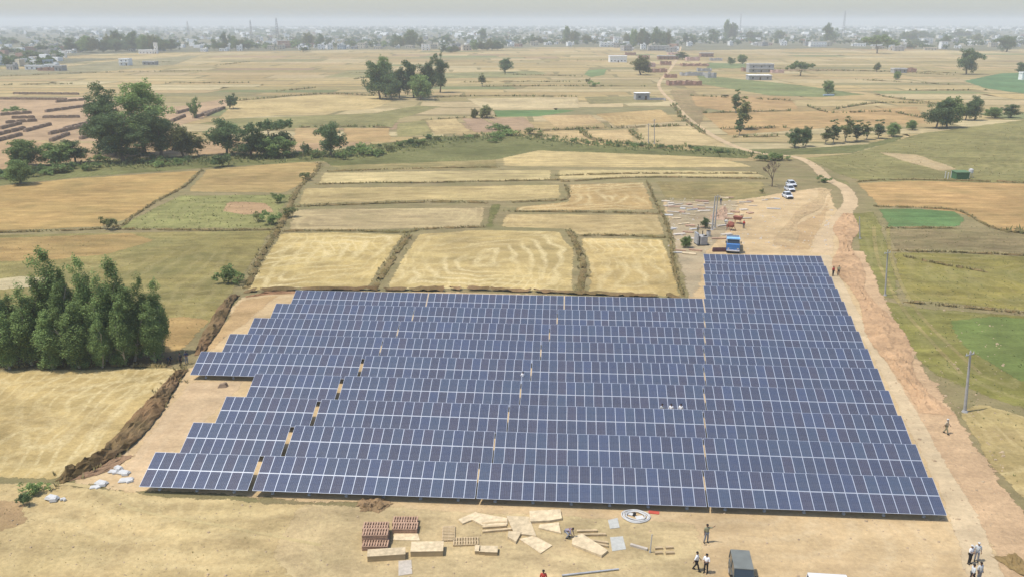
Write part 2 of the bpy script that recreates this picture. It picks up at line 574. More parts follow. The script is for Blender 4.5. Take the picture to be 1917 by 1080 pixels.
# --- fields: (outline, colour, material, level, label)
FIELDS = [
    # left side
    ([(-60, 355), (130, 335), (378, 319), (345, 350), (300, 374), (255, 405), (195, 426), (-60, 436)], (202, 168, 108), M_CROP, 3, 'golden unharvested field at the left edge'),
    ([(384, 318), (560, 303), (600, 305), (597, 322), (560, 350), (535, 362), (345, 360)], (198, 168, 112), M_CROP, 3, 'golden field right of the broad field'),
    ([(335, 366), (555, 364), (532, 390), (515, 428), (212, 430), (255, 406)], (158, 156, 96), M_GRASS, 3, 'green brown fallow field'),
    ([(425, 376), (500, 380), (520, 398), (455, 404), (412, 396)], (196, 162, 120), M_EARTH, 5, 'bare pinkish patch in the fallow field'),
    ([(-60, 440), (515, 431), (470, 500), (440, 545), (400, 600), (345, 640), (320, 662), (-60, 665)], (164, 150, 92), M_GRASS, 3, 'olive and brown field behind the grove'),
    ([(-60, 448), (245, 436), (300, 450), (200, 478), (100, 488), (-60, 492)], (190, 158, 102), M_CROP, 5, 'brown strip of ripe crop'),
    ([(260, 600), (345, 590), (395, 600), (362, 640), (330, 668), (260, 660)], (188, 156, 102), M_CROP, 5, 'dry brown corner by the grove'),
    ([(-60, 528), (40, 515), (120, 520), (60, 540), (-60, 545)], (214, 198, 152), M_SAND, 5, 'pale bare strip behind the grove'),
    ([(-80, 668), (150, 664), (330, 655), (352, 668), (330, 688), (120, 688), (-80, 694)], (138, 120, 84), M_EARTH, 6, 'track beside the grove, tree shade painted into its colour'),  # track soil darkened, the shade under the grove is in this colour
    ([(-80, 696), (120, 690), (325, 688), (345, 690), (280, 770), (200, 850), (118, 900), (-80, 900)], (206, 180, 122), M_STUB, 4, 'yellow straw field at the lower left'),
    ([(-100, 905), (60, 900), (130, 905), (300, 925), (480, 935), (690, 948), (760, 1010), (760, 1200), (-100, 1200)], (216, 190, 136), M_STRAWG, 4, 'dry straw ground in the left foreground'),
    ([(-60, 935), (60, 930), (50, 985), (-60, 1010)], (194, 164, 118), M_EARTH, 6, 'bare brown earth at the left edge'),
    # stubble fields behind the array
    ([(522, 437), (628, 434), (762, 439), (728, 485), (692, 540), (560, 541), (456, 545), (480, 500)], (214, 188, 124), M_STUB, 4, 'harvested stubble field with curling straw tracks'),
    ([(782, 438), (900, 430), (1050, 433), (1078, 470), (1078, 548), (880, 541), (718, 543), (745, 490)], (216, 190, 128), M_STUB, 4, 'harvested stubble field with oval straw tracks'),
    ([(1080, 444), (1244, 448), (1262, 500), (1280, 556), (1098, 550), (1100, 500)], (212, 184, 122), M_STUB, 4, 'harvested stubble field beside the work site'),
    ([(548, 392), (720, 390), (912, 388), (905, 426), (700, 431), (536, 432)], (198, 176, 130), M_STRIPE, 4, 'pale tan stubble strip'),
    ([(944, 400), (1236, 402), (1248, 442), (1080, 440), (1055, 430), (934, 426)], (204, 178, 124), M_STRIPE, 4, 'striped straw field'),
    ([(566, 352), (805, 349), (1050, 346), (1054, 372), (960, 378), (800, 375), (556, 384)], (204, 180, 124), M_STRIPE, 4, 'long straw strip between two hedged bunds'),
    ([(1062, 346), (1208, 341), (1230, 394), (960, 396), (962, 388), (1060, 378)], (204, 172, 116), M_STUB, 4, 'reddish straw field'),
    ([(602, 324), (760, 321), (1036, 318), (1036, 338), (800, 342), (592, 345)], (216, 194, 138), M_STRIPE, 4, 'bright straw strip'),
    ([(1042, 318), (1220, 318), (1418, 322), (1440, 333), (1220, 331), (1042, 337)], (214, 192, 136), M_STRIPE, 4, 'bright straw strip running to the dirt road'),
    ([(936, 290), (1010, 279), (1210, 287), (1350, 296), (1420, 314), (1200, 315), (940, 312)], (218, 192, 134), M_STRIPE, 4, 'straw field before the overgrown ditch'),
    ([(612, 310), (760, 302), (930, 296), (936, 316), (640, 321)], (176, 158, 106), M_GRASS, 4, 'olive strip along the ditch'),
    ([(1222, 340), (1430, 340), (1440, 368), (1380, 378), (1242, 372)], (180, 160, 106), M_GRASS, 4, 'olive brown field behind the work site'),
    # work site and array ground
    ([(118, 908), (205, 850), (285, 768), (352, 690), (400, 640), (440, 556), (560, 544), (900, 546), (1285, 560), (1275, 500), (1255, 440), (1236, 372), (1300, 380), (1400, 372), (1480, 358), (1550, 350), (1562, 372), (1572, 400), (1640, 560), (1700, 680), (1790, 800), (1860, 920), (1960, 1080), (1960, 1300), (560, 1300), (690, 948), (480, 935), (300, 925)], (224, 194, 146), M_SAND, 7, 'bare sandy ground of the solar site'),
    ([(445, 562), (530, 550), (470, 600), (405, 652), (372, 672), (380, 640), (420, 600)], (214, 180, 128), M_EARTH, 8, 'sandy wedge beside the array'),
    ([(215, 885), (285, 800), (350, 712), (468, 712), (400, 780), (330, 850), (262, 920)], (220, 190, 148), M_SAND, 8, 'orange sand beside the stepped left end of the array'),
    ([(1242, 375), (1335, 378), (1385, 374), (1378, 420), (1330, 470), (1308, 556), (1284, 558), (1262, 470), (1250, 420)], (200, 182, 146), M_EARTH, 8, 'grey littered ground of the work yard'),
    ([(1450, 470), (1470, 430), (1530, 400), (1556, 350), (1562, 372), (1545, 420), (1520, 470)], (212, 180, 132), M_EARTH, 8, 'rutted sand beside the road'),
    ([(560, 940), (900, 955), (1310, 975), (1330, 1100), (1200, 1200), (640, 1200), (500, 1040)], (224, 198, 148), M_STRAWG, 8, 'trampled straw ground in the foreground'),
    # right side
    ([(1500, 296), (1590, 288), (1720, 250), (1990, 215), (1990, 345), (1610, 340), (1575, 330)], (156, 148, 94), M_GRASS, 3, 'olive pasture on the right'),
    ([(1640, 285), (1720, 290), (1800, 318), (1760, 322), (1680, 300)], (202, 178, 132), M_SAND, 5, 'worn sandy streak in the pasture'),
    ([(1600, 343), (1700, 338), (1990, 346), (1990, 440), (1895, 434), (1850, 426), (1800, 402), (1720, 390), (1640, 386)], (206, 168, 112), M_CROP, 4, 'orange ripe field on the right'),
    ([(1640, 391), (1700, 390), (1792, 396), (1812, 412), (1800, 426), (1660, 426)], (114, 144, 88), M_GREEN, 5, 'small green crop on the right'),
    ([(1655, 430), (1800, 428), (1990, 442), (1990, 480), (1800, 470), (1672, 468)], (160, 142, 102), M_GRASS, 4, 'greyish fallow field on the right'),
    ([(1665, 472), (1800, 474), (1990, 484), (1990, 590), (1830, 575), (1690, 562)], (158, 146, 78), M_GRASS, 4, 'olive field on the right'),
    ([(1590, 400), (1640, 395), (1672, 470), (1690, 562), (1640, 556), (1610, 500), (1600, 440)], (146, 140, 78), M_GRASS, 4, 'green verge along the spoil bank'),
    ([(1640, 560), (1720, 575), (1990, 596), (1990, 790), (1860, 750), (1740, 700), (1680, 640)], (152, 146, 78), M_GRASS, 4, 'patchy grass field on the right'),
    ([(1770, 600), (1850, 590), (1990, 600), (1990, 760), (1880, 700), (1800, 650)], (134, 150, 82), M_GREEN, 5, 'green crop at the right edge'),
    ([(1790, 770), (1830, 750), (1990, 800), (1990, 980), (1900, 930), (1840, 860)], (192, 170, 114), M_STRAWG, 5, 'yellow straw corner at the right edge'),
    ([(1550, 330), (1590, 340), (1605, 380), (1600, 400), (1590, 395), (1580, 360)], (150, 142, 92), M_GRASS, 5, 'verge of the dirt road'),
    # ditch belt
    ([(-80, 335), (60, 312), (250, 296), (430, 290), (600, 285), (700, 270), (820, 256), (960, 254), (1080, 268), (1200, 276), (1330, 284), (1420, 290), (1400, 298), (1200, 290), (1010, 283), (930, 300), (620, 312), (600, 303), (380, 316), (130, 335), (-80, 356)], (122, 124, 74), M_GRASS, 5, 'overgrown ditch of green scrub'),
    ([(1280, 268), (1400, 280), (1500, 278), (1620, 270), (1700, 250), (1690, 262), (1600, 288), (1480, 292), (1330, 288)], (120, 124, 76), M_GRASS, 5, 'green verge of the ditch past the road'),
    # beyond the ditch
    ([(-80, 262), (165, 268), (600, 262), (730, 268), (820, 256), (700, 268), (600, 284), (250, 294), (60, 310), (-80, 332)], (200, 168, 126), M_EARTH, 4, 'reddish bare ground behind the scrub'),
    ([(-80, 186), (160, 182), (330, 200), (420, 185), (450, 188), (380, 224), (350, 232), (300, 262), (165, 266), (-80, 262)], (202, 172, 134), M_EARTH, 5, 'brick field of reddish earth'),
    ([(365, 232), (440, 222), (560, 218), (700, 212), (780, 198), (830, 200), (750, 224), (740, 240), (560, 242), (440, 240)], (160, 152, 100), M_GRASS, 5, 'olive strip behind the flat tree'),
    ([(640, 240), (732, 240), (736, 266), (640, 268)], (206, 172, 120), M_CROP, 6, None),
    ([(548, 240), (640, 240), (630, 268), (546, 270)], (208, 176, 126), M_CROP, 6, None),
    ([(740, 232), (800, 224), (815, 254), (738, 258)], (166, 156, 102), M_GRASS, 6, None),
    ([(792, 226), (856, 222), (886, 248), (812, 254)], (208, 182, 130), M_STRIPE, 6, None),
    ([(860, 222), (905, 222), (950, 246), (886, 250)], (184, 156, 126), M_EARTH, 6, 'mauve brown ploughed field'),
    ([(906, 221), (985, 220), (1010, 244), (950, 246)], (190, 162, 128), M_EARTH, 6, 'second ploughed field'),
    ([(920, 207), (1060, 206), (1085, 208), (1010, 219), (925, 220)], (120, 148, 92), M_GREEN, 7, 'narrow green strip in the middle fields'),
    ([(1010, 218), (1110, 215), (1130, 232), (1040, 242)], (212, 180, 130), M_STRIPE, 6, None),
    ([(1090, 182), (1230, 180), (1245, 192), (1100, 196)], (166, 154, 108), M_GRASS, 6, 'olive strip by the small shed'),
    ([(870, 185), (1085, 182), (1088, 203), (900, 206)], (218, 196, 150), M_STRIPE, 6, None),
    ([(1190, 240), (1290, 236), (1370, 276), (1190, 270)], (216, 190, 138), M_STRIPE, 6, None),
    ([(1015, 248), (1180, 242), (1192, 268), (1100, 274)], (214, 184, 132), M_STRIPE, 6, None),
    ([(1110, 214), (1240, 205), (1270, 228), (1150, 238)], (204, 172, 118), M_STRIPE, 6, None),
    ([(800, 138), (1000, 133), (1030, 138), (960, 146), (810, 148)], (164, 160, 112), M_GRASS, 6, None),
    ([(1098, 132), (1140, 129), (1135, 141), (1105, 146), (1090, 140)], (138, 158, 106), M_GREEN, 7, 'small green plot'),
    ([(1300, 140), (1400, 150), (1500, 160), (1625, 178), (1540, 183), (1440, 180), (1310, 158)], (142, 152, 100), M_GRASS, 6, 'green meadow streak right of the road'),
    ([(1320, 118), (1400, 120), (1400, 128), (1320, 130)], (140, 152, 104), M_GREEN, 6, None),
    ([(1800, 152), (1870, 138), (1990, 134), (1990, 185), (1880, 172), (1840, 166)], (118, 150, 104), M_GREEN, 6, 'bright green crop by the right edge'),
    ([(1250, 170), (1300, 168), (1330, 200), (1310, 245), (1275, 215)], (176, 152, 112), M_GRASS, 6, 'scrubby verge of the far road'),
    ([(1290, 180), (1480, 182), (1500, 205), (1360, 210), (1300, 200)], (206, 170, 120), M_CROP, 6, None),
    ([(1310, 212), (1560, 208), (1720, 200), (1740, 232), (1560, 240), (1360, 255)], (206, 170, 118), M_CROP, 6, None),
    ([(650, 133), (730, 128), (745, 136), (700, 146), (600, 146)], (172, 162, 114), M_GRASS, 6, None),
    ([(440, 190), (600, 178), (760, 182), (700, 205), (560, 214), (400, 226)], (216, 190, 134), M_STRIPE, 6, 'long bright straw field'),
    ([(-80, 132), (100, 128), (200, 116), (380, 104), (330, 122), (140, 140), (-80, 144)], (170, 160, 124), M_GRASS, 6, None),
]
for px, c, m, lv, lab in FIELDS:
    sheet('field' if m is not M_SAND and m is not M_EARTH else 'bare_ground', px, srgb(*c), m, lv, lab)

# far town ground, brown and grey between houses
sheet('town_ground', [(-200, 128), (-60, 130), (120, 128), (160, 103), (400, 98), (640, 94), (860, 94), (1000, 88), (1150, 88), (1260, 96), (1600, 90), (1780, 95), (2100, 92), (2100, 52), (-200, 52)], srgb(138, 134, 112), ground_mat('town_soil', olive=0.6, contrast=1.5, far=True, bump=0), 6, 'dusty ground between the houses of the far town', amp=0.6)

# --- roads
road, _ = ribbon('dirt_road', [(1275, 88), (1268, 108), (1255, 130), (1236, 152), (1236, 168), (1262, 195), (1288, 222), (1330, 252), (1385, 278), (1440, 290), (1486, 294), (1520, 308), (1548, 334), (1580, 352), (1592, 376), (1580, 400), (1545, 440), (1540, 475)],
                 [5, 4.5, 4, 4, 4, 4.5, 4.5, 3.6, 3.4, 3.2, 3.6, 4.2, 5.5], srgb(224, 196, 154), M_ROAD, 9, 'pale dirt road winding from the site to the town', step=1.2)
ribbon('dirt_track', [(1545, 478), (1600, 590), (1665, 705), (1735, 835), (1800, 960), (1850, 1090)], [3.0, 2.2, 2.0, 2.2, 2.8, 4.0], srgb(226, 202, 162), M_ROAD, 10, 'vehicle track along the right edge of the array', step=1.0)
ribbon('footpath', [(120, 905), (180, 915), (260, 955), (420, 985), (600, 1020)], [0.7, 0.6], srgb(214, 192, 138), M_ROAD, 10, 'thin footpath through the dry grass', step=0.8)
for dx in (0, 26):
    ribbon('wheel_track', [(1636 + dx, 425), (1642 + dx, 480), (1668 + dx * .9, 540), (1700 + dx * .9, 590), (1745 + dx, 640), (1800 + dx * 1.4, 700)], [1.1, 0.9, 0.9], srgb(170, 154, 98), M_GRASS, 10, 'pale wheel track through the grass', step=1.0)
# pinkish worn belt beside the track
ribbon('bare_ground', [(1600, 470), (1650, 600), (1720, 730), (1800, 860), (1900, 1010), (1960, 1120)], [4.5, 5, 6.5, 7, 7], srgb(220, 186, 144), M_EARTH, 9, 'reddish worn earth beside the track', step=1.0)

# --- banks: real ridges of soil
BANK = [(-1, 0), (-.62, .75), (-.25, 1.0), (.15, .85), (.6, .35), (1, 0)]
bank_path = smooth_path([P(*p) for p in [(112, 902), (160, 880), (215, 845), (262, 795), (310, 735), (345, 690)]], 8)
ribbon('soil_ridge', [(455, 547), (560, 543), (700, 543), (800, 544), (900, 543), (1080, 550), (1280, 558)], [1.6, 1.8, 2.0, 1.6], srgb(150, 122, 84), M_BANK, 9, 'low rough soil ridge behind the array', profile=[(-1, 0), (-.5, .4), (0, .55), (.5, .3), (1, 0)], amp=0.3, step=0.8)
BUNDS = [
    [(592, 346), (720, 343), (800, 343), (1036, 338), (1060, 341), (1200, 333), (1440, 336)],
    [(552, 387), (640, 384), (800, 379), (914, 381)],
    [(958, 380), (1000, 378), (1062, 373), (1058, 348)],
    [(528, 434), (640, 433), (750, 436), (800, 430), (905, 426)],
    [(768, 440), (735, 485), (700, 540)],
    [(1062, 432), (1078, 455), (1092, 500), (1084, 546)],
    [(944, 397), (1100, 398), (1236, 401)],
    [(1085, 442), (1160, 442), (1246, 446)],
    [(1210, 340), (1235, 395), (1252, 430), (1262, 500), (1280, 555)],
    [(610, 322), (800, 316), (936, 314)],
    [(600, 306), (590, 325), (560, 352), (540, 392), (520, 432), (490, 480), (462, 540)],
    [(1040, 330), (1200, 326), (1430, 326)],
    [(380, 318), (345, 350), (300, 374), (250, 405), (200, 428), (-60, 438)],
    [(215, 430), (400, 432), (515, 431)],
    [(1640, 388), (1720, 390), (1795, 396), (1850, 424), (1900, 436), (1980, 440)],
    [(1655, 428), (1790, 428)],
    [(1665, 470), (1800, 474), (1980, 482)],
    [(1690, 565), (1830, 578), (1980, 592)],
    [(1690, 480), (1760, 495), (1850, 510)],
    [(1600, 342), (1700, 337), (1980, 345)],
    [(20, 688), (150, 686), (320, 686)],
]
bund_paths = []
for bp_ in BUNDS:
    wide = 1.8 if bp_ in (BUNDS[4], BUNDS[5], BUNDS[1], BUNDS[10]) else 0.9
    o, d = ribbon('field_bund', bp_, [wide * .8, wide, wide * .9], srgb(140, 122, 76), M_BANK, 7, profile=[(-1, 0), (-.5, .18), (0, .28), (.5, .16), (1, 0)], amp=0.4, step=1.0)
    bund_paths.append((d, wide))
# green cross strip between the stubble fields
sheet('field', [(918, 382), (942, 382), (934, 400), (926, 427), (904, 427), (912, 400)], srgb(124, 122, 72), M_GRASS, 9, 'green grass strip between two straw fields')

# spoil heaped along the right side: lumpy reddish earth
def spoil(name, px, width, hmax, color, label, seed, step=0.5, cols=14, mat=None, lo=0.15):
    r = np.random.default_rng(seed)
    pts = smooth_path([P(*p) for p in px], 10)
    dense = []
    for i in range(len(pts) - 1):
        k = max(1, int((pts[i + 1] - pts[i]).length / step))
        for j in range(k): dense.append(pts[i].lerp(pts[i + 1], j / k))
    n = len(dense)
    nz = r.random((n // 2 + 3, cols // 2 + 3))
    nz2 = r.random((n + 2, cols + 2))
    V, Fs = [], []
    for i, p in enumerate(dense):
        t = (dense[min(i + 1, n - 1)] - dense[max(i - 1, 0)]).normalized()
        nx = Vector((-t.y, t.x, 0))
        w = width * (0.8 + 0.35 * math.sin(i * 0.11 + seed) + 0.1 * r.random())
        for j in range(cols):
            u = j / (cols - 1) * 2 - 1
            e = max(0, 1 - u * u) * min(1, i / 4, (n - 1 - i) / 4)
            a = nz[i // 2, j // 2] * .5 + nz[(i + 1) // 2, (j + 1) // 2] * .5
            h = hmax * e * (lo + (1 - lo) * a ** 1.6 + 0.3 * (nz2[i, j] - .5))
            q = p + nx * (u * w / 2 + r.normal(0, .05)) + t * r.normal(0, .1)
            V.append((q.x, q.y, 0.05 + h if 0 < j < cols - 1 else 0.0))
        if i:
            for j in range(cols - 1):
                a = (i - 1) * cols + j
                Fs.append((a + 1, a, a + cols, a + cols + 1))
    me = mesh_np(name, V, Fs, mat or M_EARTH, smooth=False)
    set_edge(me, [0.0 if j in (0, cols - 1) else 0.7 if j in (1, cols - 2) else 1.0 for i in range(n) for j in range(cols)])
    o = link(name, me, kind='structure', label=label)
    o.color = color


spoil('earth_bank', [(112, 902), (160, 880), (215, 845), (262, 795), (310, 735), (345, 690)], 2.7, 1.25, srgb(136, 108, 74), 'dark steep earth bank along the left side of the site', 61, step=0.4, cols=12, mat=M_BANK, lo=0.45)
spoil('earth_bank', [(372, 665), (385, 640), (402, 612), (425, 572), (445, 552)], 2.0, 1.0, srgb(136, 108, 76), 'dark earth bank behind the array corner', 62, step=0.5, cols=10, mat=M_BANK, lo=0.4)
spoil('spoil_bank', [(1588, 400), (1583, 440), (1585, 490), (1605, 540), (1640, 590), (1670, 650), (1700, 710), (1760, 780)], 4.8, 0.55, srgb(214, 176, 134), 'lumpy reddish spoil heaped along the right side of the array', 5)
spoil('spoil_bank', [(1545, 355), (1530, 380), (1490, 410), (1475, 440), (1465, 462)], 4.0, 0.22, srgb(212, 184, 138), 'rutted spoil beside the road bend', 9)
spoil('spoil_bank', [(460, 556), (520, 549), (620, 548)], 1.6, 0.35, srgb(196, 152, 112), 'loose earth behind the last row', 11)
spoil('dirt_mound', [(672, 948), (700, 944), (724, 952)], 2.0, 0.55, srgb(182, 152, 112), 'brown dirt mound in front of the panels', 13, step=0.25)
spoil('spoil_bank', [(1880, 1040), (1930, 1075), (1990, 1100)], 2.4, 0.5, srgb(164, 140, 92), 'dark ridge in the bottom right corner', 15)
spoil('spoil_bank', [(130, 895), (190, 880), (235, 850)], 2.6, 0.35, srgb(170, 138, 108), 'broken brown clods at the foot of the bank', 17)

# ------------------------------------------------------------------ solar array
PSI = math.radians(3.8)
TILT = math.radians(23)
M_FRAME = plain('anodised_frame', (0.46, 0.50, 0.57, 1), rough=0.42, metal=0.25, var=0.06)
M_STEEL = plain('galvanised_steel', (0.46, 0.47, 0.48, 1), rough=0.5, metal=0.5, var=0.15)


def cell_mat():
    m, nt, b = new_mat('photovoltaic_glass')
    L = nt.links.new
    tc = N(nt, 'ShaderNodeTexCoord'); oi = N(nt, 'ShaderNodeObjectInfo')
    # cell grid 6 x 12
    mp = N(nt, 'ShaderNodeMapping'); mp.inputs['Scale'].default_value = (1 / 0.157, 1 / 0.1585, 1)
    mp.inputs['Location'].default_value = (0.0, 0.0, 0)
    L(tc.outputs['Object'], mp.inputs[0])
    sx = N(nt, 'ShaderNodeSeparateXYZ'); L(mp.outputs[0], sx.inputs[0])
    lines = []
    for ax in (0, 1):
        fr = N(nt, 'ShaderNodeMath', operation='FRACT'); L(sx.outputs[ax], fr.inputs[0])
        ab = N(nt, 'ShaderNodeMath', operation='COMPARE'); ab.inputs[1].default_value = 0.0; ab.inputs[2].default_value = 0.035
        L(fr.outputs[0], ab.inputs[0]); lines.append(ab.outputs[0])
    mx = N(nt, 'ShaderNodeMath', operation='MAXIMUM'); L(lines[0], mx.inputs[0]); L(lines[1], mx.inputs[1])
    cr = N(nt, 'ShaderNodeValToRGB')
    e = cr.color_ramp.elements
    e[0].position = 0.0; e[0].color = (0.044, 0.063, 0.116, 1)
    e[1].position = 1.0; e[1].color = (0.048, 0.051, 0.082, 1)
    for p_, c_ in ((0.25, (0.036, 0.048, 0.086, 1)), (0.5, (0.042, 0.063, 0.104, 1)), (0.75, (0.038, 0.045, 0.074, 1))):
        k = cr.color_ramp.elements.new(p_); k.color = c_
    L(oi.outputs['Random'], cr.inputs[0])
    wn_ = N(nt, 'ShaderNodeTexWhiteNoise'); 
    fl = N(nt, 'ShaderNodeVectorMath', operation='FLOOR'); L(mp.outputs[0], fl.inputs[0]); L(fl.outputs[0], wn_.inputs[0])
    hv = N(nt, 'ShaderNodeHueSaturation'); vr = N(nt, 'ShaderNodeMapRange'); vr.inputs[3].default_value = 0.9; vr.inputs[4].default_value = 1.12
    L(wn_.outputs[0], vr.inputs[0]); L(vr.outputs[0], hv.inputs['Value']); L(cr.outputs[0], hv.inputs['Color'])
    # thin dust, thicker near the lower frame
    no = N(nt, 'ShaderNodeTexNoise', Scale=1.2, Detail=4.0); L(tc.outputs['Object'], no.inputs['Vector'])
    dm = N(nt, 'ShaderNodeMapRange'); dm.inputs[1].default_value = 0.3; dm.inputs[2].default_value = 0.8; dm.inputs[3].default_value = 0.02; dm.inputs[4].default_value = 0.09
    L(no.outputs[0], dm.inputs[0])
    m1 = N(nt, 'ShaderNodeMix', data_type='RGBA'); L(mx.outputs[0], m1.inputs[0]); m1.inputs[7].default_value = (0.22, 0.25, 0.34, 1)
    L(hv.outputs[0], m1.inputs[6])
    m2 = N(nt, 'ShaderNodeMix', data_type='RGBA'); L(dm.outputs[0], m2.inputs[0]); L(m1.outputs[2], m2.inputs[6]); m2.inputs[7].default_value = (0.42, 0.36, 0.28, 1)
    L(m2.outputs[2], b.inputs['Base Color'])
    b.inputs['Roughness'].default_value = 0.16
    b.inputs['Specular IOR Level'].default_value = 0.5
    return m


M_CELL = cell_mat()
PW, PL, FR = 0.996, 1.955, 0.026


def panel_mesh():
    x, y, t, f = PW / 2, PL / 2, 0.038, FR
    V = [(-x, -y, 0), (x, -y, 0), (x, y, 0), (-x, y, 0),
         (-x, -y, t), (x, -y, t), (x, y, t), (-x, y, t),
         (-x + f, -y + f, t), (x - f, -y + f, t), (x - f, y - f, t), (-x + f, y - f, t),
         (-x + f, -y + f, t - .006), (x - f, -y + f, t - .006), (x - f, y - f, t - .006), (-x + f, y - f, t - .006)]
    Fs = [(3, 2, 1, 0), (0, 1, 5, 4), (1, 2, 6, 5), (2, 3, 7, 6), (3, 0, 4, 7),
          (4, 5, 9, 8), (5, 6, 10, 9), (6, 7, 11, 10), (7, 4, 8, 11),
          (8, 9, 13, 12), (9, 10, 14, 13), (10, 11, 15, 14), (11, 8, 12, 15), (12, 13, 14, 15)]
    return mesh_np('panel', V, Fs, [M_FRAME, M_CELL], [0] * 13 + [1])


ME_PANEL = panel_mesh()
mb = MB(); mb.box((0, 0, 0), (20.18, 0.06, 0.07)); ME_RAIL20 = mb.mesh('purlin', M_STEEL)
mb = MB(); mb.box((0, 0, 0), (9.96, 0.06, 0.07)); ME_RAIL10 = mb.mesh('purlin', M_STEEL)
mb = MB(); mb.box((0, 0, 0), (0.07, 3.5, 0.09)); ME_RAFTER = mb.mesh('rafter', M_STEEL)


def post_mesh(h):
    mb = MB(); mb.box((0, 0, h / 2), (0.09, 0.06, h)); mb.tube((0, 0, 0), (0, 0, 0.16), .17, .14, 10)
    return mb.mesh('post', M_STEEL)


LOWZ, SLOPE = 0.62, 3.97
ME_POSTF, ME_POSTB = post_mesh(0.95), post_mesh(1.72)
ORD = ['front', 'second', 'third', 'fourth', 'fifth', 'sixth', 'seventh', 'eighth', 'ninth', 'tenth', 'eleventh', 'twelfth', 'last']
ex, ey = Vector((math.cos(PSI), -math.sin(PSI), 0)), Vector((math.sin(PSI), math.cos(PSI), 0))
ex = Vector((math.cos(PSI), -math.sin(PSI), 0)); ey = Vector((math.sin(PSI), math.cos(PSI), 0))


def array_pt(s, t, z=0):
    return ex * s + ey * t + Vector((0, 0, z))


def solar_table(row, s_mid, t_mid, n, label):
    root = empty('solar_table', array_pt(s_mid, t_mid), -PSI, label=label, cat='solar table', group='tables of solar panels')
    ct, st = math.cos(TILT), math.sin(TILT)
    zc = LOWZ + SLOPE / 2 * st
    for v in (-1, 1):
        for i in range(n):
            u = (i - (n - 1) / 2) * 1.010
            w = v * (PL / 2 + 0.028)
            o = link('panel', ME_PANEL, root, (u, w * ct, zc + w * st + .05))
            o.rotation_euler = (TILT, rnd.gauss(0, .0015), 0)
    rail = ME_RAIL20 if n == 20 else ME_RAIL10
    for w in (-1.72, -.03, .03, 1.72) if False else (-1.5, -0.45, 0.45, 1.5):
        o = link('purlin', rail, root, (0, w * ct, zc + w * st)); o.rotation_euler = (TILT, 0, 0)
    mid = link('purlin', rail, root, (0, 0, zc + 0.03)); mid.rotation_euler = (TILT, 0, 0)
    k = 6 if n == 20 else 3
    for i in range(k):
        u = -n / 2 + 1.5 + i * (n - 3) / (k - 1)
        o = link('rafter', ME_RAFTER, root, (u, 0, zc - .09)); o.rotation_euler = (TILT, 0, 0)
        link('post', ME_POSTF, root, (u, -1.25 * ct, 0))
        link('post', ME_POSTB, root, (u, 1.25 * ct, 0))


ROWN = [4, 4, 4, 4, 4, 4, 4, 4, 4, 1, 1, 1, 1]
PLACE = ['rightmost', 'second from the right', 'third from the right', 'leftmost']
for r_ in range(13):
    t_ = 68.35 + 6.37 * r_
    right = 32.85 + 0.925 * r_
    for q in range(ROWN[r_]):
        n = 20
        if q == 3 and r_ < 4: n = 10
        s_right = right - q * 20.33 - (0.25 if q == 3 and r_ < 5 else 0)
        lab = f'tilted blue solar table in the {ORD[r_]} row, ' + (PLACE[q] if ROWN[r_] > 1 else 'behind the right block') + (', short with ten columns' if n == 10 else '')
        solar_table(r_, s_right - n / 2, t_, n, lab)

# ------------------------------------------------------------------ vegetation
M_LEAF_EUC = leaf_mat('eucalyptus_leaf', (0.250, 0.330, 0.120, 1), (0.170, 0.235, 0.085, 1))
M_LEAF_DARK = leaf_mat('dark_leaf', (0.170, 0.230, 0.100, 1), (0.100, 0.145, 0.068, 1))
M_LEAF_OLIVE = leaf_mat('olive_leaf', (0.240, 0.250, 0.105, 1), (0.150, 0.165, 0.070, 1))
M_LEAF_PALE = leaf_mat('pale_leaf', (0.200, 0.230, 0.085, 1), (0.120, 0.150, 0.055, 1))
M_LEAF_DRY = leaf_mat('dry_grass_blade', (0.420, 0.350, 0.170, 1), (0.260, 0.230, 0.105, 1))
M_BARK = plain('bark', (0.17, 0.13, 0.09, 1), rough=0.9, var=0.3, scale=4, bump=0.03)
M_BARK_PALE = plain('pale_bark', (0.38, 0.33, 0.25, 1), rough=0.9, var=0.25, scale=3, bump=0.02)


def leaves(seed, lobes, n, leaf, clumps=40, flat=0.35, tall=0.9):
    """many leaf-sized faces in clumps spread through the crown's volume; lobes (x,y,z,rx,ry,rz) in metres"""
    r = np.random.default_rng(seed)
    lobes = np.array(lobes, dtype=float)
    vol = (lobes[:, 3] * lobes[:, 4] * lobes[:, 5]) ** 0.62
    pick = r.choice(len(lobes), clumps, p=vol / vol.sum())
    d = r.normal(size=(clumps, 3)); d /= np.linalg.norm(d, axis=1)[:, None]
    rad = r.random(clumps) ** 0.45
    cc = lobes[pick, :3] + d * rad[:, None] * lobes[pick, 3:6] * 0.86
    cr = (lobes[pick, 3:6].mean(axis=1)) * r.uniform(0.28, 0.52, clumps)
    wsum = cr ** 2; idx = r.choice(clumps, n, p=wsum / wsum.sum())
    o = r.normal(size=(n, 3)); o /= np.linalg.norm(o, axis=1)[:, None]
    o *= (r.random(n) ** 0.4)[:, None]
    o[:, 2] *= tall
    c = cc[idx] + o * cr[idx][:, None]
    c[:, 2] = np.maximum(c[:, 2], 0.05)
    nrm = r.normal(size=(n, 3)) + o * 0.8 + np.array([0, 0, flat])
    nrm /= np.linalg.norm(nrm, axis=1)[:, None]
    a = np.cross(nrm, r.normal(size=(n, 3))); a /= np.linalg.norm(a, axis=1)[:, None]
    b = np.cross(nrm, a)
    s = leaf * r.uniform(0.5, 1.35, n)[:, None]
    V = np.stack([c - a * s * .9, c - b * s * .5 + nrm * s * .12, c + a * s * .9, c + b * s * .5 + nrm * s * .12], axis=1).reshape(-1, 3)
    Fq = np.arange(4 * n).reshape(-1, 4)
    return V, Fq


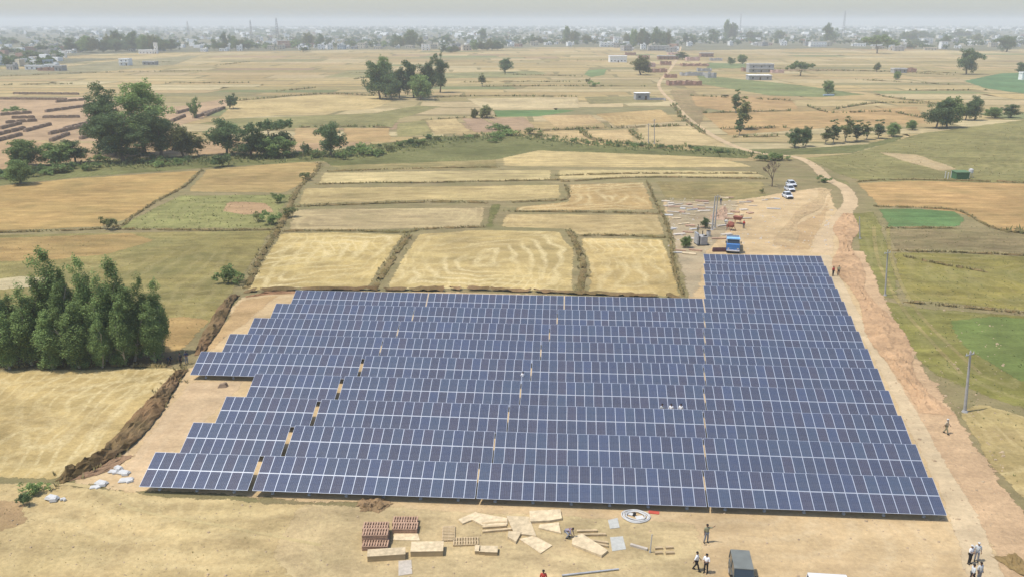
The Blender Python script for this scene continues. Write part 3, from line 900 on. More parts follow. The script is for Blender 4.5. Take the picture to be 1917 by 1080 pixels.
def wood_mesh(name, seed, h, crown_z, spread, r0, mat, stems=1, limbs=7):
    r = random.Random(seed)
    mb = MB()
    for s_ in range(stems):
        x0, y0 = (0, 0) if stems == 1 else (r.uniform(-.4, .4), r.uniform(-.4, .4))
        h = h * (.86 if stems == 1 and r0 < .2 else 1)
        p = Vector((x0, y0, -0.1)); lean = Vector((r.uniform(-.12, .12), r.uniform(-.12, .12), 1))
        if stems > 1: lean += Vector((r.uniform(-.3, .3), r.uniform(-.3, .3), 0))
        segs = 4; rr = r0
        nodes = []
        for i in range(segs):
            q = p + lean * (h * .82 / segs) + Vector((r.uniform(-.03, .03) * h, r.uniform(-.03, .03) * h, 0))
            r2 = rr * 0.72
            mb.tube(p, q, rr, r2, 7, cap=False); nodes.append((q, r2)); p, rr = q, r2
        for k in range(limbs):
            t = r.uniform(0.15, 0.95)
            i = min(segs - 1, int(t * segs))
            b0 = nodes[i][0].lerp(nodes[max(i - 1, 0)][0], r.random())
            if b0.z < crown_z * .7: b0 = nodes[1][0]
            an = r.uniform(0, 6.283)
            e = b0 + Vector((math.cos(an) * spread * r.uniform(.45, .8), math.sin(an) * spread * r.uniform(.45, .8), h * r.uniform(.08, .22)))
            m1 = b0.lerp(e, .5) + Vector((0, 0, h * .03))
            br = nodes[i][1] * .55
            mb.tube(b0, m1, br, br * .7, 5, cap=False); mb.tube(m1, e, br * .7, br * .25, 5, cap=False)
    return mb.mesh(name, mat)


KINDS = {}


def make_kind(kind, seed, lobes, n, leaf, clumps, mat, h=1, crown_z=.2, spread=.3, r0=.03, bark=None, stems=1, limbs=7):
    V, Fq = leaves(seed, lobes, n, leaf, clumps, tall=1.7 if kind == 'euc' else 0.9)
    cm = mesh_np('crown' if kind[0] != 'b' else 'foliage', V, Fq, mat)
    wm = wood_mesh('trunk', seed, h, crown_z, spread, r0, bark or M_BARK, stems, limbs)
    KINDS.setdefault(kind, []).append((cm, wm, h))


R1 = random.Random(21)
# eucalyptus of the near grove, 13 m tall, feathery columns (real metres)
for v in range(5):
    rr = random.Random(100 + v)
    lob = []
    for k in range(9):
        z = 1.6 + k * 1.25
        w = 1.75 * (1 - abs(k - 3.2) / 10) * rr.uniform(.8, 1.15)
        lob.append((rr.uniform(-.55, .55), rr.uniform(-.55, .55), z, w * rr.uniform(.7, 1.1), w, 1.25))
    lob += [(0, 0, 6, 1.3, 1.3, 4), (0, 0, 12.4, .8, .8, 1.1)]
    make_kind('euc', 200 + v, lob, 22000, 0.115, 190, M_LEAF_EUC, 12.5, 2, 1.6, .17, M_BARK_PALE, limbs=6)
# tall old spreading trees, 20 m
for v in range(3):
    rr = random.Random(300 + v)
    lob = [(rr.uniform(-3.6, 3.6), rr.uniform(-3, 3), 4.0 + k * 1.05, rr.uniform(2.2, 3.8), rr.uniform(2.0, 3.2), rr.uniform(1.8, 2.8)) for k in range(13)]
    lob += [(rr.uniform(-2, 2), 0, 18, 2.2, 2.2, 1.8)]
    lob += [(0, 0, 7, 3.6, 3.2, 4), (0, 0, 12, 3.6, 3.2, 4)]
    make_kind('tall', 310 + v, lob, 15000, 0.24, 150, M_LEAF_DARK if v != 1 else M_LEAF_EUC, 18, 6, 4.5, .42, M_BARK, limbs=12)
# round broad trees, 9 m
for v in range(4):
    rr = random.Random(400 + v)
    lob = [(rr.uniform(-2.1, 2.1), rr.uniform(-2.1, 2.1), 2.2 + k * .52, rr.uniform(1.5, 2.5), rr.uniform(1.5, 2.3), rr.uniform(1.2, 1.8)) for k in range(10)]
    lob += [(0, 0, 3.2, 2.7, 2.5, 2.2), (0, 0, 5.2, 2.5, 2.3, 2.0)]
    make_kind('round', 410 + v, lob, 8000, 0.20, 90, (M_LEAF_DARK, M_LEAF_EUC, M_LEAF_OLIVE, M_LEAF_DARK)[v], 8, 2.6, 2.6, .26, M_BARK, limbs=9)
# flat-topped acacia, 8 m tall 14 m wide
lob = [(x, y, 6.4 - abs(x) * .12 + (i % 3) * .3, 1.9, 1.9, .8) for i, (x, y) in enumerate([(-5, 0), (-3, 1), (-1, -1), (1, 1), (3, 0), (5, .5), (0, 2), (-2, -2), (2.5, -2), (-4, -1)])]
lob += [(-2.5, -1, 3.4, 2.2, 2.0, 1.8), (1.5, -1.5, 3.0, 2.6, 2.2, 2.0), (3.5, 0, 3.0, 2.0, 1.8, 1.7), (-4.2, 0, 3.2, 1.6, 1.6, 1.5), (0, -2, 2.2, 2.4, 1.8, 1.4)]
make_kind('flat', 450, lob, 12000, 0.2, 120, M_LEAF_DARK, 6.4, 3, 4.5, .3, M_BARK, stems=2, limbs=9)
# wide shady tree
lob = [(x * .8, (i * 1.7) % 3 - 1.5, 4.6 + (i % 4) * .35 - abs(x) * .18, 1.8, 1.8, 1.3) for i, x in enumerate([-4.5, -3, -1.5, 0, 1.5, 3, 4.5, -2, 2, 0])]
make_kind('wide', 455, lob, 5000, 0.26, 80, M_LEAF_EUC, 5.5, 2, 3.5, .3, M_BARK, limbs=9)
# slim poplars, 10 m
for v in range(2):
    rr = random.Random(500 + v)
    lob = [(rr.uniform(-.5, .5), rr.uniform(-.5, .5), 2.4 + k * 1.2, .9 * rr.uniform(.6, 1.2), .9, .75) for k in range(7)]
    lob += [(0, 0, 5.5, 1.1, 1.1, 3.4)]
    make_kind('slim', 510 + v, lob, 2200, 0.22, 40, M_LEAF_OLIVE if v else M_LEAF_DARK, 9, 1.5, .9, .12, M_BARK_PALE, limbs=7)
# bushes, 2 m
for v in range(4):
    rr = random.Random(600 + v)
    lob = [(rr.uniform(-1, 1), rr.uniform(-.8, .8), rr.uniform(.5, 1.3), rr.uniform(.6, 1.0), rr.uniform(.6, 1.0), rr.uniform(.4, .7)) for k in range(6)]
    make_kind('bush', 610 + v, lob, 900, 0.13, 30, (M_LEAF_DARK, M_LEAF_EUC, M_LEAF_OLIVE, M_LEAF_EUC)[v], 1.3, .3, .8, .05, M_BARK, stems=3, limbs=2)
# far trees, light meshes, 9 m
for v in range(6):
    rr = random.Random(700 + v)
    lob = [(rr.uniform(-2.6, 2.6), rr.uniform(-2, 2), rr.uniform(1.6, 6.6), rr.uniform(1.6, 2.6), rr.uniform(1.4, 2.4), rr.uniform(1.1, 1.9)) for k in range(7)]
    lob += [(0, 0, 4.2, 3, 2.6, 3)]
    make_kind('far', 710 + v, lob, 900, 0.45, 34, (M_LEAF_DARK, M_LEAF_DARK, M_LEAF_EUC, M_LEAF_DARK, M_LEAF_OLIVE, M_LEAF_DARK)[v], 7, 2, 2, .25, M_BARK, limbs=4)
MESH_H = {}
for k_, lst in KINDS.items():
    for cm, wm, h in lst:
        co = np.empty(len(cm.vertices) * 3, dtype=np.float32); cm.vertices.foreach_get('co', co)
        co = co.reshape(-1, 3)
        MESH_H[cm.name] = (float(np.percentile(co[:, 2], 99.5)), float(np.percentile(np.abs(co[:, 0]), 98)) * 2)


def plant(kind, v, px, base, top, width, label, group=None, name='tree', cat='tree', parts=True, world=None):
    g = P(px, base) if world is None else world
    h = max(0.5, top_h(g, top)); w = max(0.4, width * mpp(g))
    cm, wm, _ = KINDS[kind][v % len(KINDS[kind])]
    hh, ww = MESH_H[cm.name]
    t = empty(name, g, R1.uniform(0, 6.28), label=label, cat=cat, group=group)
    t.scale = (w / ww, w / ww, h / hh)
    link('crown' if name != 'bush' else 'foliage', cm, t)
    link('trunk' if name != 'bush' else 'stem', wm, t)
    return t


GR = 'eucalyptus trees of the near grove'
grove = [(4, 676, 522, 62), (34, 668, 556, 50), (60, 684, 540, 56), (86, 672, 520, 52), (112, 668, 470, 60), (140, 664, 505, 50), (172, 668, 487, 56), (200, 676, 520, 50), (226, 662, 488, 62), (252, 676, 540, 50), (276, 668, 520, 50), (302, 664, 528, 44), (18, 690, 590, 50), (100, 690, 585, 50), (150, 688, 570, 56), (192, 688, 590, 52), (236, 684, 566, 52), (290, 678, 570, 44), (128, 680, 535, 46), (-30, 680, 540, 60)]
gl = ['eucalyptus at the left picture edge, tall with a bushy top', 'short eucalyptus second along the grove from the left edge', 'eucalyptus in the left front of the grove with a round top', 'slim eucalyptus left of the tallest one', 'tallest eucalyptus of the grove with a pointed feathery top', 'lower eucalyptus just right of the tallest one', 'tall eucalyptus in the middle of the grove', 'lower eucalyptus between the two tall middle ones', 'tall broad eucalyptus right of the middle of the grove', 'lower eucalyptus before the right end of the grove', 'rounded eucalyptus near the right end of the grove', 'eucalyptus at the right end of the grove',
      'low front eucalyptus by the left picture edge', 'low front eucalyptus under the tallest one', 'low front eucalyptus under the middle of the grove', 'low front eucalyptus right of the middle', 'low front eucalyptus below the tall broad one', 'low front eucalyptus at the right end', 'half hidden eucalyptus behind the front ones', 'eucalyptus cut off by the left picture edge']
for i, (x, b_, t_, w_) in enumerate(grove):
    plant('euc', i, x, b_, t_, w_ * (0.66 + 0.07 * (i % 5)), gl[i], GR, 'eucalyptus_tree')

T = [
    ('tall', 0, 200, 288, 160, 75, 'tall dark tree forming the left top of the big clump by the ditch'),
    ('tall', 1, 270, 290, 157, 105, 'tallest broad green tree of the big clump by the ditch'),
    ('tall', 2, 232, 304, 200, 105, 'dark tree in front of the big clump by the ditch'),
    ('tall', 0, 300, 298, 205, 70, 'right hand tree of the big clump by the ditch'),
    ('round', 0, 215, 292, 215, 70, 'round tree under the left of the big clump'),
    ('round', 2, 345, 296, 235, 46, 'thin olive tree right of the big clump'),
    ('slim', 1, 372, 292, 250, 26, 'small light green tree between the clump and the grey tree'),
    ('round', 3, 425, 290, 224, 72, 'greyish open tree left of the flat topped tree'),
    ('flat', 0, 503, 292, 227, 116, 'flat topped spreading acacia by the ditch'),
    ('round', 0, 470, 294, 255, 60, 'bushy tree under the left of the flat topped tree'),
    ('round', 1, 520, 296, 258, 60, 'bushy tree under the right of the flat topped tree'),
    ('round', 3, 620, 294, 231, 58, 'dark upright tree alone right of the flat topped tree'),
    ('round', 1, 50, 312, 262, 62, 'green scrubby tree at the left end of the ditch'),
    ('round', 1, 105, 310, 268, 60, 'green scrubby tree second from the left end of the ditch'),
    ('round', 0, 142, 306, 262, 46, 'dark scrubby tree left of the big clump'),
    ('round', 1, 38, 345, 300, 46, 'low dark green tree at the left edge of the golden field'),
    ('round', 0, 712, 186, 118, 50, 'dark left tree of the clump in the middle fields'),
    ('tall', 1, 722, 182, 107, 36, 'pale topped tree behind the left of the middle clump'),
    ('round', 3, 748, 184, 128, 34, 'tree between the two halves of the middle clump'),
    ('round', 0, 775, 184, 116, 44, 'dark tree left of centre in the middle clump'),
    ('round', 3, 802, 182, 117, 38, 'dark tree right of centre in the middle clump'),
    ('tall', 0, 824, 174, 101, 32, 'tallest narrow tree at the right end of the middle clump'),
    ('round', 1, 788, 188, 142, 42, 'bright green low tree in front of the middle clump'),
    ('round', 0, 733, 188, 140, 34, 'low dark tree in front of the left of the middle clump'),
    ('round', 3, 946, 137, 110, 31, 'lone round tree in the far fields'),
    ('slim', 1, 903, 162, 138, 16, 'thin open tree right of the middle clump'),
    ('round', 2, 909, 222, 198, 22, 'small spiky tree beside the narrow green strip'),
    ('round', 2, 889, 222, 204, 14, 'little dry tree left of the spiky one'),
    ('round', 2, 1200, 141, 106, 32, 'grey green tree beside the ruined brick walls'),
    ('slim', 0, 1378, 212, 168, 18, 'left and farther of the two slim trees near the road'),
    ('slim', 1, 1391, 244, 182, 26, 'right and nearer of the two slim trees near the road'),
    ('slim', 0, 1384, 254, 214, 18, 'short slim tree in front of the slim pair'),
    ('wide', 0, 1498, 143, 116, 48, 'broad shady tree right of the grey two storey house'),
    ('round', 1, 1550, 177, 152, 22, 'small round tree over a pale trough in the green meadow'),
    ('round', 2, 1641, 135, 118, 12, 'tiny tree left of the low brick building'),
    ('round', 1, 1679, 150, 134, 14, 'tiny tree in front of the low brick building'),
    ('round', 3, 1809, 140, 92, 46, 'big lone round tree on the right skyline'),
    ('wide', 0, 1642, 101, 66, 62, 'pale green spreading tree at the town edge'),
    ('round', 3, 1884, 98, 68, 44, 'dark round tree at the town edge on the right'),
    ('round', 0, 1487, 277, 240, 28, 'dark tree at the left end of the right hand tree row'),
    ('round', 3, 1508, 275, 238, 28, 'dark tree second in the right hand tree row'),
    ('slim', 1, 1546, 271, 238, 20, 'open tree third in the right hand tree row'),
    ('slim', 0, 1560, 269, 225, 22, 'tall open tree fourth in the right hand tree row'),
    ('slim', 1, 1584, 267, 219, 24, 'tallest open tree in the right hand tree row'),
    ('slim', 0, 1605, 265, 226, 24, 'open tree sixth in the right hand tree row'),
    ('slim', 1, 1621, 262, 229, 20, 'open tree seventh in the right hand tree row'),
    ('slim', 0, 1645, 260, 225, 24, 'upright tree eighth in the right hand tree row'),
    ('round', 1, 1669, 256, 231, 26, 'low rounded tree ninth in the right hand tree row'),
    ('round', 1, 1708, 244, 226, 20, 'small bushy tree alone before the big round ones'),
    ('round', 0, 1752, 241, 188, 42, 'large dark round tree at the pasture edge, left half of the pair'),
    ('round', 1, 1772, 239, 183, 40, 'large green round tree at the pasture edge, right half of the pair'),
    ('round', 0, 1807, 226, 190, 28, 'dark tree right of the large round pair'),
    ('round', 3, 1824, 226, 181, 32, 'taller leaning tree right of the large round pair'),
    ('round', 1, 1862, 222, 202, 30, 'low bushy tree left of the right edge'),
    ('round', 0, 1891, 221, 196, 30, 'low dark bushy tree near the right edge'),
    ('round', 0, 1912, 140, 118, 20, 'tree cut off at the right edge by the green crop'),
    ('round', 3, 1320, 428, 408, 18, 'small dark tree in the work yard beside the concrete pole'),
    ('round', 1, 1283, 464, 443, 18, 'small tree at the left of the work yard'),
    ('round', 0, 1277, 112, 98, 24, 'dark tree at the far bend of the dirt road'),
    ('round', 1, 1390, 120, 103, 16, 'small tree left of the grey two storey house'),
    ('round', 0, 1369, 122, 108, 14, 'little dark tree beyond the green plot by the road'),
]
for k_, v_, x, b_, t_, w_, lab in T:
    plant(k_, v_, x, b_, t_, w_, lab, None, 'tree')
B = [
    (432, 204, 177, 44, 'green thicket at the end of the brick field'), (365, 222, 184, 26, 'dark bush in the brick field'),
    (200, 431, 408, 32, 'round bush on the edge of the golden field'), (438, 530, 498, 42, 'grey green bush at the corner of the stubble field'),
    (416, 312, 288, 56, 'low green thicket under the grey open tree'), (1110, 163, 152, 22, 'brown bush in the far fields'),
    (1100, 158, 147, 9, 'tiny bush left of the brown bush in the far fields'), (676, 292, 268, 30, 'green bush right of the dark upright tree'),
    (570, 292, 268, 26, 'green bush left of the dark upright tree'), (505, 420, 396, 40, 'pale scrub on the bund left of the stubble strips'),
    (545, 408, 388, 28, 'grey scrub on the bund'), (70, 920, 900, 40, 'green bush at the corner of the left foreground'),
    (52, 945, 922, 36, 'low bush below the corner bush'), (645, 300, 282, 26, 'low bush on the ditch bank right of the upright tree'),
    (480, 415, 398, 24, 'small scrub at the fallow field corner'), (500, 92, 84, 18, 'dark bush before the far brick building'),
    (568, 98, 88, 26, 'wide dark bush in the far straw'), (520, 380, 362, 26, 'scrub on the slanting bund'), (575, 338, 322, 24, 'scrub at the top of the slanting bund'),
    (1455, 300, 286, 40, 'scrub on the road bend by the ditch'), (1430, 302, 290, 36, 'dark scrub left of the road bend'),
    (1540, 342, 330, 28, 'low scrub on the roadside'), (1425, 362, 354, 10, 'low bush left of the bare tree'), (20, 212, 200, 30, 'dry scrub at the left of the brick field')]
for i, (x, b_, t_, w_, lab) in enumerate(B):
    plant('bush', i, x, b_, t_, w_, lab, None, 'bush', 'bush')
# thicket along the ditch: separate bushes
rb = random.Random(77)
path = [(190, 306), (300, 308), (420, 300), (560, 294), (660, 290), (740, 280), (820, 264), (900, 258), (960, 252), (1020, 260), (1080, 268), (1160, 273), (1240, 277), (1320, 284), (1400, 290)]
for i in range(92):
    t = rb.random() * (len(path) - 1); a = int(t); f = t - a
    x = path[a][0] + (path[a + 1][0] - path[a][0]) * f; y = path[a][1] + (path[a + 1][1] - path[a][1]) * f + rb.gauss(0, 4.5 if x < 1060 else 1.4)
    hp = rb.uniform(5, 13) if x < 1060 else rb.uniform(3, 8)
    where = 'below the big tree clump' if x < 330 else 'below the grey open tree' if x < 450 else 'below the flat topped tree' if x < 570 else 'around the dark upright tree' if x < 690 else 'on the ditch left of its crest' if x < 800 else 'on the crest of the ditch' if x < 930 else 'right of the crest of the ditch' if x < 1060 else 'above the bright straw strips' if x < 1220 else 'on the ditch near the road'
    plant('bush', rb.randrange(4), x, y, y - hp, hp * rb.uniform(1.5, 2.6), ('low ' if hp < 9 else 'taller ') + 'green scrub bush ' + where, ('low ' if hp < 9 else 'taller ') + 'scrub bushes ' + where, 'bush', 'bush')
for i in range(26):
    x = rb.uniform(0, 200); y = 345 - x * .1 + rb.gauss(0, 4)
    plant('bush', rb.randrange(4), x, y - 12, y - 12 - rb.uniform(8, 15), rb.uniform(20, 34), 'low scrub bush at the left end of the ditch', 'scrub bushes at the left end', 'bush', 'bush')

# leafless tree
def bare_tree(px, base, top, w, label):
    g = P(px, base); h = top_h(g, top)
    r = random.Random(5)
    mb, tw = MB(), MB()

    def grow(p, d, L, rad, depth):
        q = p + d * L
        rad = max(rad, .045)
        (mb if depth < 2 else tw).tube(p, q, rad, rad * .65, 6 if depth < 2 else 3, cap=False)
        if depth == 5: return
        for k in range(3 if depth < 4 else 4):
            n_ = (d + Vector((r.gauss(0, .42), r.gauss(0, .42), r.uniform(-.05, .3)))).normalized()
            grow(q, n_, L * r.uniform(.62, .85), rad * .62, depth + 1)
    grow(Vector((0, 0, -.1)), Vector((0, 0, 1)), h * .28, .2, 0)
    t = empty('bare_tree', g, label=label, cat='tree')
    link('trunk', mb.mesh('trunk', M_BARK), t); link('twigs', tw.mesh('twigs', M_BARK), t, kind='stuff')


bare_tree(1445, 350, 300, 44, 'leafless grey tree beside the parked white cars')

# dry grass tufts on the bunds and the ditch, nobody could count them
def tufts(paths, n_per_m, h, seed, name, label, mat, spread=1.0):
    r = np.random.default_rng(seed)
    C = []
    for d, w in paths:
        for i in range(len(d) - 1):
            L_ = (d[i + 1] - d[i]).length
            k = r.poisson(L_ * n_per_m * min(1.0, 170 / d[i].length))
            for _ in range(k):
                p = d[i].lerp(d[i + 1], r.random())
                C.append((p.x + r.normal(0, w * .3 * spread), p.y + r.normal(0, w * .3 * spread), 0.1))
    C = np.array(C); n = len(C); q = 7
    a = r.uniform(0, 6.283, (n, q)); s = h * r.uniform(.4, 1.3, (n, q))
    base = C[:, None, :] + np.stack([np.cos(a), np.sin(a), np.zeros_like(a)], -1) * (0.25 * s)[..., None]
    side = np.stack([-np.sin(a), np.cos(a), np.zeros_like(a)], -1) * (0.22 * s)[..., None]
    tip = base + np.stack([np.cos(a) * .5 * s, np.sin(a) * .5 * s, s], -1)
    V = np.stack([base - side, base + side, tip], 2).reshape(-1, 3)
    link(name, mesh_np(name, V, np.arange(len(V)).reshape(-1, 3), mat), kind='stuff', label=label)


tufts(bund_paths + [(bank_path, 2.4)], 2.8, 0.40, 4, 'dry_grass', 'dry grass and weeds growing along the field bunds', M_LEAF_DRY)
ditch = [P(*p) for p in path]
tufts([(smooth_path(ditch, 10), 12.0)], 9.0, 0.8, 6, 'ditch_weeds', 'green weeds filling the ditch', M_LEAF_OLIVE, 1.3)


def tuft_area(px, n, h, seed, name, label, mat):
    r = np.random.default_rng(seed)
    poly = [P(*p) for p in px]
    xs = [p.x for p in poly]; ys = [p.y for p in poly]
    C = []
    while len(C) < n:
        x, y = r.uniform(min(xs), max(xs)), r.uniform(min(ys), max(ys))
        ins = False
        for i in range(len(poly)):
            a, b = poly[i], poly[i - 1]
            if (a.y > y) != (b.y > y) and x < (b.x - a.x) * (y - a.y) / (b.y - a.y) + a.x: ins = not ins
        if ins: C.append(Vector((x, y, 0)))
    d = [([c, c + Vector((.1, 0, 0))], 1.0) for c in C]
    C = np.array([tuple(c) for c in C]); q = 6; n = len(C)
    a = r.uniform(0, 6.283, (n, q)); s = h * r.uniform(.4, 1.3, (n, q)) * r.uniform(.5, 1.5, (n, 1))
    base = C[:, None, :] + np.stack([np.cos(a), np.sin(a), np.zeros_like(a)], -1) * (0.3 * s)[..., None]
    side = np.stack([-np.sin(a), np.cos(a), np.zeros_like(a)], -1) * (0.25 * s)[..., None]
    tip = base + np.stack([np.cos(a) * .5 * s, np.sin(a) * .5 * s, s], -1)
    V = np.stack([base - side, base + side, tip], 2).reshape(-1, 3)
    link(name, mesh_np(name, V, np.arange(len(V)).reshape(-1, 3), mat), kind='stuff', label=label)


tuft_area([(-60, 900), (130, 905), (480, 940), (690, 950), (620, 1120), (-100, 1120)], 500, .07, 31, 'dry_grass', 'dry grass in the left foreground', M_LEAF_DRY)
tuft_area([(-60, 440), (515, 435), (440, 545), (330, 660), (-60, 662)], 900, .13, 33, 'field_weeds', 'weeds in the olive field behind the grove', M_LEAF_DRY)
tuft_area([(1600, 400), (1980, 440), (1980, 950), (1850, 870), (1700, 640)], 1200, .13, 34, 'field_weeds', 'weeds in the fields on the right', M_LEAF_OLIVE)
tuft_area([(1500, 300), (1980, 225), (1980, 340), (1600, 340)], 500, .25, 35, 'field_weeds', 'weeds in the pasture', M_LEAF_DRY)
tuft_area([(335, 366), (555, 364), (515, 428), (212, 430)], 350, .2, 36, 'field_weeds', 'weeds in the fallow field', M_LEAF_OLIVE)

# ------------------------------------------------------------------ buildings
M_WHITEWASH = plain('whitewashed_plaster', (0.80, 0.79, 0.75, 1), rough=0.9, var=0.1, scale=.8)
M_CREAM = plain('cream_plaster', (0.52, 0.46, 0.35, 1), rough=0.9, var=0.12, scale=.8)
M_GREYP = plain('grey_cement', (0.36, 0.35, 0.33, 1), rough=0.95, var=0.15, scale=.8)
M_BRICKW = plain('bare_brick_wall', (0.34, 0.20, 0.14, 1), rough=0.95, var=0.2, scale=1.5)
M_PINK = plain('pink_plaster', (0.50, 0.34, 0.29, 1), rough=0.9, var=0.1)
M_BLUEP = plain('pale_blue_plaster', (0.34, 0.42, 0.48, 1), rough=0.9, var=0.1)
M_YELLOWP = plain('yellow_plaster', (0.55, 0.48, 0.22, 1), rough=0.9, var=0.1)
M_ROOFC = plain('cement_roof', (0.54, 0.52, 0.48, 1), rough=0.95, var=0.2, scale=.6)
M_DARK = plain('dark_opening', (0.03, 0.03, 0.035, 1), rough=0.6, var=0.1)
M_WOOD_DOOR = plain('door_wood', (0.12, 0.08, 0.05, 1), rough=0.7)


def house_mesh(seed, w, d, h, wallm, floors=1, stair=False, tank=False):
    """one small mesh for a far house: walls with recessed openings, slab, parapet, stair head"""
    r = random.Random(seed)
    mb = MB()
    mb.box((0, 0, h / 2), (w, d, h), mi=0)
    mb.box((0, 0, h + .06), (w + .5, d + .5, .12), mi=1)
    for sx in (-1, 1): mb.box((sx * (w / 2 + .05), 0, h + .5), (.15, d + .25, .76), mi=0)
    for sy in (-1, 1): mb.box((0, sy * (d / 2 + .05), h + .5), (w - .05, .15, .76), mi=0)
    for fl in range(floors):
        z = fl * h / floors
        k = max(2, int(w / 2.6))
        for i in range(k):
            x = -w / 2 + (i + .5) * w / k
            if fl == 0 and i == k // 2: mb.box((x, -d / 2 - .004, z + 1.05), (1.0, .06, 2.1), mi=3)
            else: mb.box((x, -d / 2 - .004, z + 1.65), (.95, .06, 1.15), mi=2); mb.box((x, -d / 2 - .15, z + 2.35), (1.3, .36, .07), mi=1)
        for sx in (-1, 1): mb.box((sx * (w / 2 + .004), r.uniform(-.2, .2) * d, z + 1.6), (.06, 1.0, 1.1), mi=2)
    if stair: mb.box((w / 2 - 1.6, d / 2 - 1.4, h + 1.3), (2.4, 2.4, 2.3), mi=0); mb.box((w / 2 - 1.6, d / 2 - 1.4, h + 2.5), (2.7, 2.7, .1), mi=1)
    if tank: mb.tube((-w / 2 + 1.2, d / 2 - 1.2, h + .1), (-w / 2 + 1.2, d / 2 - 1.2, h + 1.5), .6, .55, 10, mi=2)
    return mb.mesh('house', [wallm, M_ROOFC, M_DARK, M_WOOD_DOOR])


HS = []
specs = [(8, 6, 3.3, M_WHITEWASH, 1, True, False, 'white'), (11, 7, 3.4, M_CREAM, 1, False, True, 'cream'), (7, 7, 6.4, M_WHITEWASH, 2, True, True, 'white two storey'), (9, 6, 3.2, M_BRICKW, 1, False, False, 'bare brick'),
         (10, 8, 6.4, M_GREYP, 2, True, False, 'grey two storey'), (6, 5, 3.0, M_PINK, 1, False, False, 'pink'), (8, 6, 6.2, M_BLUEP, 2, False, True, 'pale blue two storey'), (12, 6, 3.4, M_WHITEWASH, 1, False, False, 'long white'),
         (9, 7, 6.4, M_CREAM, 2, True, False, 'cream two storey'), (7, 6, 3.2, M_GREYP, 1, True, False, 'grey'), (7, 6, 3.4, M_YELLOWP, 1, True, False, 'yellow')]
for i, (w, d, h, m, f, st, tk, lab) in enumerate(specs): HS.append((house_mesh(i, w, d, h, m, f, st, tk), lab))
WEIGHT = [5, 3, 4, 3, 3, 1, 1, 4, 3, 3, 0.5]


def town_edge(x):
    pts = [(-100, 134), (0, 132), (110, 130), (125, 100), (400, 97), (600, 93), (830, 92), (870, 96), (960, 88), (1150, 87), (1170, 96), (1260, 98), (1280, 87), (1600, 87), (1680, 96), (1770, 96), (1780, 91), (2050, 90)]
    for (a, ya), (b, yb) in zip(pts, pts[1:]):
        if a <= x <= b: return ya + (yb - ya) * (x - a) / (b - a)
    return 90


rt = random.Random(99)


def side(x):
    return ['picture left', 'left below the lone mast', 'under the two masts', 'left of middle', 'behind the middle clump', 'at the middle', 'behind the white house', 'by the road end', 'right of the road', 'right below the tall mast', 'behind the right fields', 'far picture right'][max(0, min(11, int(x / 160)))]


def depth_word(y, ye):
    return 'at the town edge' if y > ye - 9 else 'inside the town' if y > ye - 22 else 'deep in the haze'


placed = []
tries = 0
while len(placed) < 290 and tries < 6000:
    tries += 1
    x = rt.uniform(-40, 1960)
    ye = town_edge(x)
    y = ye - (rt.random() ** 1.9) * (ye - 54)
    # houses gather in quarters
    q = math.sin(x * .013 + 1.3) + math.sin(x * .031) * .7 + math.sin(y * .2 + x * .01) * .5
    if q < rt.uniform(-2.4, .5): continue
    g = P(x, y)
    if any((g - p).length < 15 for p in placed[-400:]): continue
    placed.append(g)
    k = rt.choices(range(len(HS)), WEIGHT)[0]
    me, lab = HS[k]
    o = link('house', me, None, g, rt.choice([0, math.pi / 2, math.pi, -math.pi / 2]) * 0 + rt.uniform(-.5, .5), label=f'{lab} flat roofed house {depth_word(y, ye)}, {side(x)}', cat='house', group=f'{lab} houses {depth_word(y, ye)}, {side(x)}')
    sc = rt.uniform(1.0, 1.6); o.scale = (sc, sc, rt.uniform(.9, 1.15))

# town trees, one object each
ct_ = 0
tries = 0
while ct_ < 285 and tries < 6000:
    tries += 1
    x = rt.uniform(-40, 1960); ye = town_edge(x)
    y = ye - (rt.random() ** 1.2) * (ye - 53) - 1
    g = P(x, y)
    q = math.sin(x * .017 + 4) + math.sin(x * .041 + 2) * .6
    if q < rt.uniform(-1.8, .9): continue
    v = rt.randrange(6)
    cm, wm, _ = KINDS['far'][v]
    ct_ += 1
    t = link('town_tree', cm, None, g, rt.uniform(0, 6.28), label=f'{"wide" if v % 2 else "round"} {"olive" if v == 4 else "dark green"} tree {depth_word(y, ye)}, {side(x)}', cat='tree', group=f'{"wide" if v % 2 else "round"} {"olive" if v == 4 else "dark green"} trees {depth_word(y, ye)}, {side(x)}')
    sc = rt.uniform(.8, 1.7) * (1 + max(0, 75 - y) / 50)
    t.scale = (sc * rt.uniform(.9, 1.5), sc * 1.1, sc)
BIG = [(150, 99, 72, 46), (178, 100, 68, 50), (215, 98, 66, 42), (232, 96, 58, 50), (262, 97, 60, 52), (285, 99, 66, 44), (310, 96, 68, 34), (430, 92, 60, 26), (412, 96, 74, 30), (455, 94, 74, 34), (578, 88, 62, 22), (602, 88, 64, 14), (748, 90, 64, 28), (772, 90, 57, 24), (787, 92, 70, 12), (836, 84, 66, 24), (843, 100, 84, 34), (898, 96, 76, 30), (924, 96, 74, 30), (905, 80, 54, 18), (1003, 84, 66, 26), (1070, 84, 50, 26), (1100, 84, 66, 20), (1212, 90, 54, 34), (1238, 90, 52, 32), (1196, 90, 56, 28), (1180, 84, 62, 26), (1290, 84, 62, 26), (1335, 82, 56, 22), (1366, 76, 38, 26), (1410, 76, 58, 26), (1548, 82, 44, 16), (1556, 82, 50, 22), (1460, 76, 58, 18), (1720, 72, 56, 40), (1770, 86, 66, 22), (1800, 70, 55, 30), (1700, 78, 60, 28), (1826, 80, 64, 20), (1650, 74, 58, 26), (20, 84, 70, 30), (60, 112, 96, 34), (20, 100, 88, 30), (90, 100, 84, 40)]
